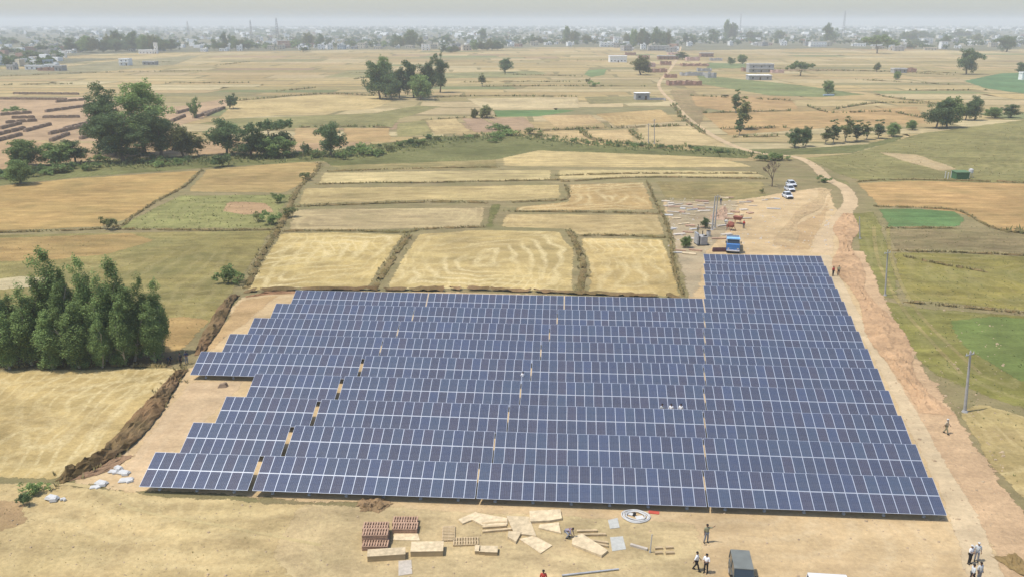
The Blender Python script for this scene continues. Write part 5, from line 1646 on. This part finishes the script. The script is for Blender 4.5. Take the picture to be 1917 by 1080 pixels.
# ------------------------------------------------------------------ vehicles
def loft(mb, sections, mi=0, cap=True):
    """sections: list of rings (same count) joined"""
    n = len(sections[0]); V = [p for s in sections for p in s]; Fs = []
    for k in range(len(sections) - 1):
        for i in range(n): Fs.append((k * n + i, k * n + (i + 1) % n, (k + 1) * n + (i + 1) % n, (k + 1) * n + i))
    if cap: Fs += [tuple(range(n - 1, -1, -1)), tuple(range((len(sections) - 1) * n, len(sections) * n))]
    mb.add(V, Fs, mi)


def ring(y, w, z0, z1, r=.12):
    return [(-w / 2, y, z0), (w / 2, y, z0), (w / 2, y, z1 - r), (w / 2 - r, y, z1), (-w / 2 + r, y, z1), (-w / 2, y, z1 - r)]


mbw = MB(); mbw.tube((-.11, 0, 0), (.11, 0, 0), .34, .34, 18); ME_TYRE = mbw.mesh('tyre', M_BLACKR, bevel=.03)
mbw = MB(); mbw.tube((-.12, 0, 0), (.12, 0, 0), .2, .2, 12); ME_RIM = mbw.mesh('rim', M_STEEL)


def vehicle(name, g, rz, L, Wd, Hh, paint, label, cat, boxy=False, group=None, spare=False, roof=None):
    t = empty(name, g, rz, label=label, cat=cat, group=group)
    t.location.z = .03
    hb = Hh * (.56 if not boxy else .58)
    mb = MB()
    f, b = -L / 2, L / 2
    loft(mb, [ring(f, Wd * .9, .34, hb * .82), ring(f + .12, Wd * .97, .26, hb * .9), ring(f + L * .25, Wd, .24, hb), ring(b - .3, Wd, .24, hb), ring(b - .06, Wd * .96, .28, hb * .97), ring(b, Wd * .9, .36, hb * .9)])
    mb.obj('body', paint, t, bevel=.02)
    c0 = f + L * (.27 if not boxy else .30); c1 = b - (.35 if not boxy else .08)
    r0 = c0 + (.62 if not boxy else .30); r1 = c1 - (.45 if not boxy else .10)
    wt = Wd * (.80 if not boxy else .88)
    mb = MB()
    zb, zt = hb - .02, Hh - .07
    w0 = Wd * .94
    V = [(-w0 / 2, c0, zb), (w0 / 2, c0, zb), (w0 / 2, c1, zb), (-w0 / 2, c1, zb), (-wt / 2, r0, zt), (wt / 2, r0, zt), (wt / 2, r1, zt), (-wt / 2, r1, zt)]
    mb.add(V, [(3, 2, 1, 0), (4, 5, 6, 7), (0, 1, 5, 4), (1, 2, 6, 5), (2, 3, 7, 6), (3, 0, 4, 7)])
    mb.obj('windows', M_GLASSC, t)
    mb = MB()
    mb.box((0, (r0 + r1) / 2, Hh - .045), (wt + .04, r1 - r0 + .06, .09))
    mb.obj('roof', roof or paint, t, bevel=.03)
    mb = MB()
    for a, c in ((0, 4), (1, 5), (2, 6), (3, 7)): mb.tube(V[a], V[c], .05, .04, 6)
    for s in (-1, 1):
        ym = (r0 + r1) / 2
        mb.tube((s * w0 / 2, ym, zb), (s * wt / 2, ym, zt), .05, .05, 6)
    mb.obj('pillars', paint, t)
    for s in (-1, 1):
        for y in (f + L * .19, b - L * .2):
            w = empty('wheel', (s * (Wd / 2 - .1), y, .34)); w.parent = t
            link('tyre', ME_TYRE, w); link('rim', ME_RIM, w)
        mb = MB(); mb.box((s * (Wd / 2 + .12), c0 + .18, hb + .14), (.2, .1, .15)); mb.obj('mirror', M_BLACKR if boxy else paint, t)
        mb = MB()
        mb.tube((s * Wd * .34, f - .02, hb * .66), (s * Wd * .34, f + .08, hb * .66), .11, .12, 12); mb.obj('headlight', M_CHROME, t)
        mb = MB(); mb.box((s * Wd * .42, b + .005, hb * .75), (.12, .05, .22)); mb.obj('tail_light', M_RUST, t)
    mb = MB(); mb.box((0, f - .07, .42), (Wd * .95, .16, .18)); mb.box((0, b + .07, .42), (Wd * .95, .14, .18)); mb.obj('bumper', M_BLACKR, t, bevel=.03)
    mb = MB()
    for i in range(6): mb.box((-.3 + i * .12, f - .015, hb * .66), (.05, .05, .26))
    mb.obj('grille', M_BLACKR, t)
    if spare:
        w = link('spare_wheel', ME_TYRE, t, (0, b + .18, .95)); w.rotation_euler = (0, 0, math.pi / 2)
    return t


M_JEEP = plain('dark_grey_paint', (0.075, 0.085, 0.08, 1), rough=0.35, var=0.12, scale=1.0, spec=.4)
M_CANVAS = plain('grey_green_canvas_roof', (0.15, 0.16, 0.145, 1), rough=0.8, var=0.12, scale=1.5)
M_WPAINT = plain('white_car_paint', (0.62, 0.63, 0.64, 1), rough=0.3, var=0.04, spec=.5)
rr_, rf_ = P(1391, 1030, 1.83), P(1388, 1064, 1.83)
gj = P(1393, 1060, 1.83); gj.z = 0
vehicle('jeep', (gj.x, gj.y + .25, 0), -.12, 4.1, 1.60, 1.83, M_JEEP, 'dark grey boxy jeep with canvas roof facing the camera at the bottom edge', 'jeep', boxy=True, spare=True, roof=M_CANVAS)
gv = P(1550, 1072, 1.9); gv.z = 0
vehicle('van', (gv.x + .55, gv.y - .95, 0), math.pi / 2 - .1, 4.6, 1.75, 1.9, M_WPAINT, 'pale silver van whose roof just enters the bottom edge of the picture', 'van', boxy=True)
for (x, y, rz, lab) in ((1481, 349, .12, 'white car parked beside the bare tree, farthest of three'), (1478, 358, .1, 'white car parked beside the bare tree, middle of three'), (1474, 371, .08, 'white car parked on the sand, nearest of three by the bare tree')):
    g = P(x, y); vehicle('car', (g.x, g.y, 0), rz, 3.7, 1.6, 1.45, M_WPAINT, lab, 'car', group='white cars by the bare tree')

# blue truck
g = P(1377, 473)
M_BLUE = plain('blue_truck_paint', (0.05, 0.17, 0.42, 1), rough=0.4, var=0.1)
M_LBLUE = plain('light_blue_roof_paint', (0.26, 0.48, 0.72, 1), rough=0.4, var=0.08)
t = empty('truck', (g.x, g.y + 2.3, .03), -.23, label='blue truck with a light blue cab roof behind the last panel row', cat='truck')
mb = MB(); loft(mb, [ring(-3.4, 2.3, .5, 1.75, .1), ring(-3.2, 2.4, .45, 1.9, .1), ring(-1.7, 2.4, .45, 1.9, .1)]); mb.obj('cab', M_BLUE, t, bevel=.03)
mb = MB(); mb.add([(-1.12, -3.22, 1.88), (1.12, -3.22, 1.88), (1.15, -1.75, 1.88), (-1.15, -1.75, 1.88), (-1.05, -2.9, 2.6), (1.05, -2.9, 2.6), (1.1, -1.78, 2.6), (-1.1, -1.78, 2.6)], [(3, 2, 1, 0), (4, 5, 6, 7), (0, 1, 5, 4), (1, 2, 6, 5), (2, 3, 7, 6), (3, 0, 4, 7)]); mb.obj('windscreen', M_GLASSC, t)
mb = MB(); mb.box((0, -2.35, 2.68), (2.35, 1.5, .16)); mb.box((0, -2.9, 2.8), (2.0, .3, .12)); mb.obj('cab_roof', M_LBLUE, t, bevel=.04)
mb = MB(); mb.box((0, 1.0, 1.0), (2.4, 5.0, .16)); mb.box((-1.17, 1.0, 1.5), (.08, 5.0, .85)); mb.box((1.17, 1.0, 1.5), (.08, 5.0, .85)); mb.box((0, 3.47, 1.5), (2.24, .08, .85)); mb.box((0, -1.47, 1.6), (2.24, .08, 1.05)); mb.obj('cargo_bed', plain('grey_bed_steel', (0.32, 0.36, 0.40, 1), rough=.6), t)
for s in (-1, 1):
    for y in (-2.6, 1.4, 2.5):
        w = link('wheel', ME_TYRE, t, (s * 1.05, y, .48)); w.scale = (1.3, 1.4, 1.4)
    mb = MB(); mb.box((s * .85, -3.42, .95), (.32, .06, .22)); mb.obj('headlight', M_CHROME, t)
    mb = MB(); mb.box((s * 1.35, -3.1, 2.1), (.18, .08, .42)); mb.obj('mirror', M_BLACKR, t)
mb = MB(); mb.box((0, -3.47, .6), (2.3, .14, .22)); mb.obj('bumper', M_WPAINT, t)

# ------------------------------------------------------------------ work yard behind the last row
def yard_box(name, px, py, w, d, h, rz, mat, label, cat, z=0.07):
    g = P(px, py); mb = MB(); mb.box((0, 0, h / 2), (w, d, h))
    return mb, (g.x, g.y, z), rz, label, cat


g = P(1311, 458); t = empty('generator', (g.x, g.y, .025), .15, label='grey generator set with pipes in the work yard', cat='generator')
mb = MB(); mb.box((.35, 0, .95), (1.3, 2.2, 1.6)); mb.obj('housing', M_CONC, t, bevel=.05)
mb = MB(); mb.box((-.75, .2, 1.2), (.3, 1.8, 2.2)); mb.obj('panel_board', M_STEEL, t)
mb = MB(); mb.tube((.6, .7, 1.7), (.6, .7, 2.5), .1, .1, 8); mb.tube((.2, -.7, 1.7), (.9, -.7, 1.9), .16, .16, 8); mb.obj('exhaust', M_BLACKR, t)
mb = MB(); mb.box((.2, 0, .08), (2.2, 2.4, .16)); mb.obj('skid', M_BLACKR, t)
g = P(1326, 443); t = empty('water_drum', (g.x, g.y, .025), label='grey drum beside the generator', cat='drum'); mb = MB(); mb.tube((0, 0, 0), (0, 0, 1.1), .42, .42, 14); mb.obj('drum', M_STEEL, t); mb = MB(); mb.tube((0, 0, 1.1), (0, 0, 1.14), .44, .44, 14); mb.obj('lid', M_BLACKR, t)
# red concrete mixer
g = P(1369, 432); t = empty('concrete_mixer', (g.x, g.y, .025), .4, label='rust red concrete mixer behind the blue truck', cat='mixer')
mb = MB(); mb.tube((0, -.5, 1.0), (0, .1, 1.2), .32, .68, 14); mb.tube((0, .1, 1.2), (0, .8, 1.5), .68, .35, 14); mb.obj('drum', M_RUST, t)
mb = MB()
for s in (-1, 1): mb.tube((s * .7, -.6, 0), (s * .5, .1, 1.2), .05, .05, 6); mb.tube((s * .7, .8, 0), (s * .5, .1, 1.2), .05, .05, 6)
mb.box((0, 1.1, .8), (.6, .5, .6)); mb.obj('frame', M_RUST, t)
g = P(1381, 419); t = empty('loading_hopper', (g.x, g.y, .025), -.5, label='rusty loading hopper right of the concrete mixer', cat='hopper')
mb = MB(); mb.box((0, 0, 1.2), (1.4, 1.1, .7), taper=1.35); mb.obj('bin', M_RUST, t)
mb = MB()
for sx in (-1, 1):
    for sy in (-1, 1): mb.tube((sx * .6, sy * .45, 0), (sx * .5, sy * .4, .9), .05, .05, 6)
mb.obj('frame', M_RUST, t)
# heap of sand, spread boards
spoil('sand_heap', [(1341, 412), (1350, 400), (1356, 390)], 3.2, 1.1, srgb(222, 188, 160), 'pinkish heap of building sand beside the concrete poles', 51, step=.3)
g = P(1350, 473); mb = MB(); mb.box((0, 0, .25), (3.0, .5, .5)); mb.box((0, .1, .6), (2.9, .1, .3)); mb.obj('dark_beam', plain('maroon_beam', (0.10, 0.045, 0.05, 1)), None, (g.x, g.y + .6, .025), .02, label='dark maroon beam lying against the last panel row', cat='beam')
ry = random.Random(64)
BD = [(1246, 378), (1256, 382), (1262, 388), (1270, 384), (1278, 392), (1290, 384), (1300, 380), (1312, 386), (1322, 382), (1296, 394), (1306, 398), (1318, 396), (1284, 402), (1260, 398), (1356, 372), (1366, 371), (1384, 383), (1395, 380), (1404, 378), (1432, 376), (1440, 374), (1452, 373), (1392, 394), (1376, 398), (1266, 410), (1274, 470), (1290, 476), (1302, 470), (1260, 430), (1268, 474), (1404, 400), (1448, 392), (1252, 386), (1286, 388), (1308, 392), (1314, 378), (1328, 390), (1276, 398), (1294, 404), (1252, 404), (1362, 402), (1366, 410), (1388, 404), (1396, 410), (1376, 388), (1410, 386), (1292, 424), (1300, 430), (1288, 436), (1272, 440), (1316, 426), (1328, 420), (1352, 424), (1360, 440), (1346, 448), (1296, 448), (1280, 420)]
for i, (x, y) in enumerate(BD):
    g = P(x, y)
    w_ = ry.uniform(.8, 3.2)
    mb = MB(); mb.box((0, 0, .12), (w_, ry.uniform(.3, 1.1), ry.uniform(.06, .3)))
    where = 'in the heap at the back of the yard' if y < 405 and x < 1340 else 'strewn on the grass beyond the poles' if y < 405 else 'between the poles and the truck' if x > 1335 else 'at the near left of the yard'
    m_ = ry.choice([M_BOARD, M_BOARD, M_PLASTW, M_PALLET, M_CARD])
    wd = {M_BOARD: 'pale', M_PLASTW: 'white', M_PALLET: 'reddish', M_CARD: 'yellowish'}[m_]
    mb.obj('board', m_, None, (g.x, g.y, .025), ry.uniform(-.5, .5), label=f'{"long" if w_ > 2 else "short"} {wd} board {where}', cat='board', group=f'{"long" if w_ > 2 else "short"} {wd} boards {where}')

# rubble at the left corner of the site
RB = [((222, 878), 0.9, .4, 'white plastic wrapping at the top of the left litter'), ((232, 886), 1.2, .35, 'pale board right of the white wrapping'), ((190, 906), 1.2, .4, 'white sheet at the lower left of the litter'), ((236, 900), 1.3, .3, 'pinkish slab right of the lower white sheet'), ((212, 884), .9, .3, 'small white scrap left of the wrapping'), ((98, 935), 1.2, .5, 'lone white box in the dry grass of the left foreground'), ((118, 936), .5, .3, 'little white stone beside the lone box'), ((178, 912), .9, .2, 'thin white scrap left of the lower sheet')]
for (p, w_, h_, lab) in RB:
    g = P(*p); mb = MB(); mb.box((0, 0, h_ / 2), (w_, w_ * .6, h_ * .5), taper=.7); mb.box((w_ * .3, -.2, h_ * .4), (w_ * .5, w_ * .4, h_ * .6), rz=.5, taper=.8)
    mb.obj('litter', M_PLASTW if 'white' in lab else M_BOARD, None, (g.x, g.y, .02), ry.uniform(-.6, .6), bevel=.02, label=lab, cat='litter')
g = P(417, 724); mb = MB(); mb.box((0, 0, .2), (1.1, .7, .4), taper=.5); mb.box((.3, .1, .3), (.5, .5, .35), rz=.6, taper=.6); mb.obj('earth_clod', M_BRICKS, None, (g.x, g.y, .025), .2, label='dark brown clod on the sand below the stepped corner', cat='clod')
g = P(1400, 497); 

# green shed and white tank in the pasture
g = P(1797, 335); t = empty('green_shed', g, .05, label='low dark green shed alone in the pasture at the right', cat='shed')
mb = MB(); mb.box((0, 0, .95), (3.6, 2.6, 1.9)); mb.obj('wall', plain('green_tin', (0.06, 0.14, 0.06, 1), rough=.6, var=.2), t)
mb = MB(); mb.box((0, 0, 1.98), (4.0, 3.0, .1), rx=.06); mb.obj('roof', plain('dull_green_roof', (0.10, 0.17, 0.08, 1), rough=.7), t)
g = P(1816, 333); t = empty('water_tank', g, 0, label='white water tank on a stand right of the green shed', cat='water tank')
mb = MB()
for sx in (-1, 1):
    for sy in (-1, 1): mb.tube((sx * .4, sy * .4, 0), (sx * .4, sy * .4, 1.3), .06, .06, 6)
mb.obj('stand', M_PLASTW, t); mb = MB(); mb.tube((0, 0, 1.3), (0, 0, 2.3), .62, .6, 14); mb.tube((0, 0, 2.3), (0, 0, 2.5), .5, .2, 14); mb.obj('tank', M_PLASTW, t)
for i, (x, y, lab) in enumerate(((1769, 334, 'left white post near the green shed'), (1774, 336, 'middle white post near the green shed'), (1780, 333, 'right white post near the green shed'))):
    g = P(x, y); mb = MB(); mb.tube((0, 0, 0), (0, 0, 1.7), .13, .12, 8); mb.tube((0, 0, 1.7), (0, 0, 1.8), .18, .16, 8); mb.obj('white_post', M_PLASTW, None, g, label=lab, cat='post', group='white posts near the green shed')
g = P(1551, 180); mb = MB(); mb.box((0, 0, .35), (6, 2, .7)); mb.box((0, 0, .72), (6.3, 2.3, .08)); mb.obj('trough', M_BLUEP, None, g, label='pale trough under the small round tree in the meadow', cat='trough')

# ------------------------------------------------------------------ people
def skin_mesh(name, verts, edges, radii, mat, sub=1):
    me = bpy.data.meshes.new('tmp'); me.from_pydata(verts, edges, [])
    o = bpy.data.objects.new('tmp', me); COL.objects.link(o)
    md = o.modifiers.new('s', 'SKIN')
    for i, r in enumerate(radii):
        sv = me.skin_vertices[0].data[i]; sv.radius = (r, r) if not isinstance(r, tuple) else r
        sv.use_root = (i == 0)
    md.use_smooth_shade = True
    ss = o.modifiers.new('u', 'SUBSURF'); ss.levels = sub
    dg = bpy.context.evaluated_depsgraph_get()
    out = bpy.data.meshes.new_from_object(o.evaluated_get(dg))
    out.name = name
    bpy.data.objects.remove(o); bpy.data.meshes.remove(me)
    out.materials.clear(); out.materials.append(mat)
    return out


M_SKIN = plain('skin', (0.20, 0.11, 0.07, 1), rough=.6, var=.05)
M_HAIR = plain('black_hair', (0.012, 0.010, 0.010, 1), rough=.7)
CL = {'white': plain('white_cotton', (0.76, 0.76, 0.76, 1), var=.06), 'black': plain('black_cloth', (0.018, 0.018, 0.022, 1)), 'khaki': plain('khaki_cloth', (0.24, 0.23, 0.14, 1)), 'grey': plain('grey_cloth', (0.22, 0.23, 0.25, 1)),
      'red': plain('red_shirt_cloth', (0.42, 0.05, 0.035, 1)), 'beige': plain('beige_cloth', (0.48, 0.40, 0.28, 1)), 'mauve': plain('mauve_cloth', (0.26, 0.22, 0.27, 1)), 'navy': plain('navy_cloth', (0.03, 0.04, 0.08, 1)), 'pale': plain('pale_grey_cloth', (0.50, 0.52, 0.52, 1))}


def joints(pose):
    J = dict(pel=(0, 0, .93), wa=(0, -.01, 1.06), ch=(0, 0, 1.28), ne=(0, .0, 1.46), he=(0, -.02, 1.60), ht=(0, -.01, 1.70))
    for s, n in ((-1, 'l'), (1, 'r')):
        J['sh' + n] = (s * .17, 0, 1.40); J['el' + n] = (s * .235, .02, 1.13); J['wr' + n] = (s * .25, -.06, .89)
        J['hi' + n] = (s * .09, 0, .90); J['kn' + n] = (s * .11, -.02, .49); J['an' + n] = (s * .12, .02, .08)
    if pose == 'walk':
        J['knl'] = (-.1, -.16, .50); J['anl'] = (-.1, -.24, .10); J['knr'] = (.1, .05, .48); J['anr'] = (.1, .26, .13)
        J['ell'] = (-.24, .10, 1.14); J['wrl'] = (-.25, .18, .92); J['elr'] = (.24, -.06, 1.13); J['wrr'] = (.24, -.24, .96)
    elif pose == 'point':
        J['elr'] = (.38, -.12, 1.42); J['wrr'] = (.50, -.22, 1.58); J['knl'] = (-.15, -.05, .49); J['anl'] = (-.2, 0, .08)
    elif pose == 'fold':
        J['ell'] = (-.26, -.03, 1.14); J['wrl'] = (-.06, -.22, 1.14); J['elr'] = (.26, -.03, 1.14); J['wrr'] = (.08, -.24, 1.10)
    elif pose == 'bend':
        J.update(pel=(0, .12, .62), wa=(0, .02, .72), ch=(0, -.2, .84), ne=(0, -.36, .92), he=(0, -.46, .96), ht=(0, -.54, 1.02))
        for s, n in ((-1, 'l'), (1, 'r')):
            J['sh' + n] = (s * .17, -.30, .90); J['el' + n] = (s * .25, -.40, .62); J['wr' + n] = (s * .14, -.52, .38)
            J['hi' + n] = (s * .1, .12, .60); J['kn' + n] = (s * .22, -.22, .46); J['an' + n] = (s * .18, .02, .08)
    return J


def person_meshes(pose, top, legs):
    J = joints(pose)
    names = ['pel', 'wa', 'ch', 'ne', 'he', 'ht'] + [a + n for n in 'lr' for a in ('sh', 'el', 'wr', 'hi', 'kn', 'an')]
    idx = {n: i for i, n in enumerate(names)}
    E_ = [('pel', 'wa'), ('wa', 'ch'), ('ch', 'ne'), ('ne', 'he'), ('he', 'ht')]
    for n in 'lr': E_ += [('ch', 'sh' + n), ('sh' + n, 'el' + n), ('el' + n, 'wr' + n), ('pel', 'hi' + n), ('hi' + n, 'kn' + n), ('kn' + n, 'an' + n)]
    R_ = dict(pel=.12, wa=.11, ch=.125, ne=.052, he=.088, ht=.062, sh=.055, el=.04, wr=.027, hi=.078, kn=.052, an=.038)
    rad = [R_[n] if n in R_ else R_[n[:2]] for n in names]
    out = {}
    out['body'] = skin_mesh('body', [J[n] for n in names], [(idx[a], idx[b]) for a, b in E_], rad, M_SKIN)
    tn = ['ch', 'wa', 'pel', 'shl', 'ell', 'shr', 'elr']; ti = {n: i for i, n in enumerate(tn)}
    mid = lambda a, b, f: tuple(J[a][k] * (1 - f) + J[b][k] * f for k in range(3))
    V = [J[n] for n in tn] + [mid('ell', 'wrl', .3), mid('elr', 'wrr', .3)]
    out['shirt'] = skin_mesh('shirt', V, [(0, 1), (1, 2), (0, 3), (3, 4), (4, 7), (0, 5), (5, 6), (6, 8)], [.155, .145, .15, .082, .06, .082, .06, .052, .052], top)
    V = [J['pel'], J['hil'], J['knl'], J['anl'], J['hir'], J['knr'], J['anr']]
    out['trousers'] = skin_mesh('trousers', V, [(0, 1), (1, 2), (2, 3), (0, 4), (4, 5), (5, 6)], [.135, .098, .075, .066, .098, .075, .066], legs)
    return out, J


PC = {}


def person(px, py, rz, pose, top, legs, label, hair='hair', z0=.025, world=None, scale=1.0, group=None):
    key = (pose, top, legs)
    if key not in PC: PC[key] = person_meshes(pose, CL[top], CL[legs])
    ms, J = PC[key]
    g = P(px, py) if world is None else world
    t = empty('person', (g.x, g.y, z0), rz, label=label, cat='person', group=group)
    t.scale = (scale,) * 3
    for k, me in ms.items(): link(k, me, t)
    he, ht = Vector(J['he']), Vector(J['ht'])
    ax = (ht - he).normalized(); fw = Vector((0, -1, 0))
    mb = MB()
    c = he + ax * .05
    for i in range(4):
        r1, r2 = (.106, .100, .078, .045)[i], (.100, .078, .045, .01)[i]
        a = (0, .035, .065, .082)[i]; b = (.035, .065, .082, .09)[i]
        mb.tube(c + ax * a + Vector((0, .012, 0)), c + ax * b + Vector((0, .012, 0)), r1, r2, 12, cap=False)
    if hair == 'cap': mb.box(c + ax * .02 + fw * .11, (.13, .09, .015))
    if hair == 'helmet': mb.tube(c + ax * -.005, c + ax * .01, .135, .125, 12)
    mb.obj('hair' if hair == 'hair' else hair, M_HAIR if hair == 'hair' else M_PLASTW, t, smooth=True)
    mb = MB(); mb.box(he + fw * .092 + Vector((0, 0, -.005)), (.022, .03, .04), taper=.6)
    mb.box(he + fw * .083 + Vector((0, 0, -.05)), (.045, .012, .01), mi=1)
    for s in (-1, 1): mb.box(he + fw * .082 + Vector((s * .033, 0, .02)), (.022, .012, .012), mi=1); mb.box(he + Vector((s * .092, 0, 0)), (.02, .04, .055))
    mb.obj('face', [M_SKIN, M_HAIR], t)
    for n, s in (('l', -1), ('r', 1)):
        w = Vector(J['wr' + n]); e = Vector(J['el' + n]); d = (w - e).normalized(); u = d.orthogonal().normalized(); v = d.cross(u)
        mb = MB(); mb.tube(w, w + d * .09, .028, .036, 8)
        for k in range(4):
            o_ = w + d * .08 + u * (-.027 + k * .018); L_ = (.065, .078, .072, .055)[k]
            mb.tube(o_, o_ + d * L_ * .55, .009, .0085, 6); mb.tube(o_ + d * L_ * .55, o_ + d * L_ * .9 + v * .03, .0085, .007, 6)
        mb.tube(w + d * .03 + u * .026, w + d * .075 + u * .058 + v * .01, .011, .009, 6)
        mb.obj('hand', M_SKIN, t)
        a = Vector(J['an' + n]); mb = MB(); mb.box((a.x, a.y - .06, a.z - .035), (.095, .27, .085), taper=.8); mb.obj('shoe', M_BLACKR, t, bevel=.02)
    return t


person(1322, 1015, .2, 'point', 'khaki', 'grey', 'person in khaki shirt and grey trousers raising one arm before the panels')
person(1303, 1068, 1.2, 'walk', 'white', 'black', 'person in white shirt and black trousers, left one left of the jeep')
person(1321, 1072, -.6, 'fold', 'white', 'black', 'person in white shirt and black trousers, right one left of the jeep')
person(1814, 1055, .5, 'fold', 'white', 'black', 'person in white shirt, black trousers and white cap at the lower right', 'cap')
person(1827, 1050, -.4, 'stand', 'pale', 'grey', 'person in grey clothes and white cap behind the white shirted one', 'cap')
person(1818, 1092, 1.6, 'walk', 'pale', 'black', 'person in pale grey shirt, foremost of the group at the lower right')
person(1831, 1088, .3, 'stand', 'pale', 'grey', 'person in pale grey clothes at the right of the lower right group')
person(1017, 1103, 0, 'stand', 'red', 'navy', 'person in red shirt, head and shoulders entering at the bottom edge')
person(1062, 1006, 1.1, 'bend', 'mauve', 'grey', 'worker in mauve clothes crouching among the cardboard')
person(1770, 812, .8, 'walk', 'beige', 'khaki', 'person in beige shirt walking on the reddish earth at the right', 'helmet')
for (x, c_, lab) in ((1240, 'pale', 'worker in pale shirt between the third and fourth rows, left of three'), (1257, 'white', 'worker in white shirt between the third and fourth rows, middle of three'), (1275, 'white', 'worker in white shirt between the third and fourth rows, right of three')):
    g = P(x, 757, 1.62); g.z = 0
    person(0, 0, .3 if x < 1250 else -.4, 'stand', c_, 'black', lab, world=Vector((g.x, g.y, 0)))
person(293, 676, .3, 'stand', 'black', 'navy', 'person in dark clothes at the right end of the grove')
person(316, 680, 1.0, 'bend', 'navy', 'black', 'person in dark clothes bending on the track beside the grove')
person(339, 684, -.4, 'stand', 'black', 'black', 'person in black near the left end of the fifth panel row')
person(350, 681, .6, 'fold', 'navy', 'grey', 'person in navy shirt right beside the one in black')
person(1559, 517, .4, 'stand', 'red', 'black', 'person in dark red standing on the spoil beside the array')
person(1569, 516, -.4, 'walk', 'khaki', 'black', 'person in khaki on the spoil right of the one in dark red')
person(1349, 384, .2, 'stand', 'navy', 'grey', 'person in dark clothes beside the concrete poles')
person(1320, 455, .2, 'bend', 'navy', 'black', 'worker in dark clothes bending at the generator')
person(984, 716, .1, 'stand', 'white', 'black', 'figure standing in for sunlit ground and shade in the fifth row gap', world=Vector(tuple(array_pt(-4.9, 93.2))))  # added figure, mimics the light and dark bands seen through the gap
person(1358, 420, 1.2, 'bend', 'white', 'grey', 'worker in white shirt bending left of the concrete mixer')
person(1392, 428, -.8, 'stand', 'red', 'navy', 'worker in red shirt right of the concrete mixer')
person(1306, 436, .4, 'stand', 'beige', 'khaki', 'worker in beige shirt behind the generator')
person(1290, 458, .8, 'fold', 'grey', 'black', 'worker in grey shirt beside the left yard tree')


# small stones and clods on the bare ground
def pebbles(px_rect, n, seed, name, label, mat, smin, smax):
    r = np.random.default_rng(seed)
    V, Fq = [], []
    for i in range(n):
        g = P(r.uniform(px_rect[0], px_rect[2]), r.uniform(px_rect[1], px_rect[3]))
        s = r.uniform(smin, smax) * (1 if r.random() < .85 else 2)
        k = len(V)
        for z, q in ((0.0, 1.0), (s * .5, .55)):
            for a in (0.4, 2.0, 3.5, 5.1):
                V.append((g.x + math.cos(a) * s * q * r.uniform(.7, 1.2), g.y + math.sin(a) * s * q * r.uniform(.7, 1.2), .015 + z))
        for f in ((0, 1, 5, 4), (1, 2, 6, 5), (2, 3, 7, 6), (3, 0, 4, 7), (4, 5, 6, 7)): Fq.append([k + j for j in f])
    link(name, mesh_np(name, V, Fq, mat), kind='stuff', label=label)


M_CLOD = plain('dry_clod', (0.36, 0.27, 0.17, 1), rough=1, var=.25, scale=.4)
pebbles((0, 940, 1917, 1090), 700, 1, 'gravel', 'small clods and stones on the foreground ground', M_CLOD, .03, .09)
pebbles((1600, 560, 1880, 1000), 500, 2, 'gravel', 'clods on the worn reddish earth', M_CLOD, .05, .14)
pebbles((1250, 370, 1560, 470), 400, 3, 'gravel', 'rubble specks in the work yard', M_BOARD, .06, .2)

# ------------------------------------------------------------------ haze: one box of pale dusty air round the whole place
hm = bpy.data.materials.new('hazy_air')
hm.use_nodes = True
hn = hm.node_tree
hn.nodes.remove(hn.nodes['Principled BSDF'])
pv = hn.nodes.new('ShaderNodeVolumePrincipled')
pv.inputs['Color'].default_value = (0.85, 0.885, 0.90, 1)
pv.inputs['Density'].default_value = 0.00026
pv.inputs['Anisotropy'].default_value = 0.0
hn.links.new(pv.outputs[0], hn.nodes['Material Output'].inputs['Volume'])
mb = MB(); mb.box((0, 6100, 39), (24400, 13000, 80))
mb.obj('haze', hm, kind='stuff', label='pale dusty haze over the fields and the town')
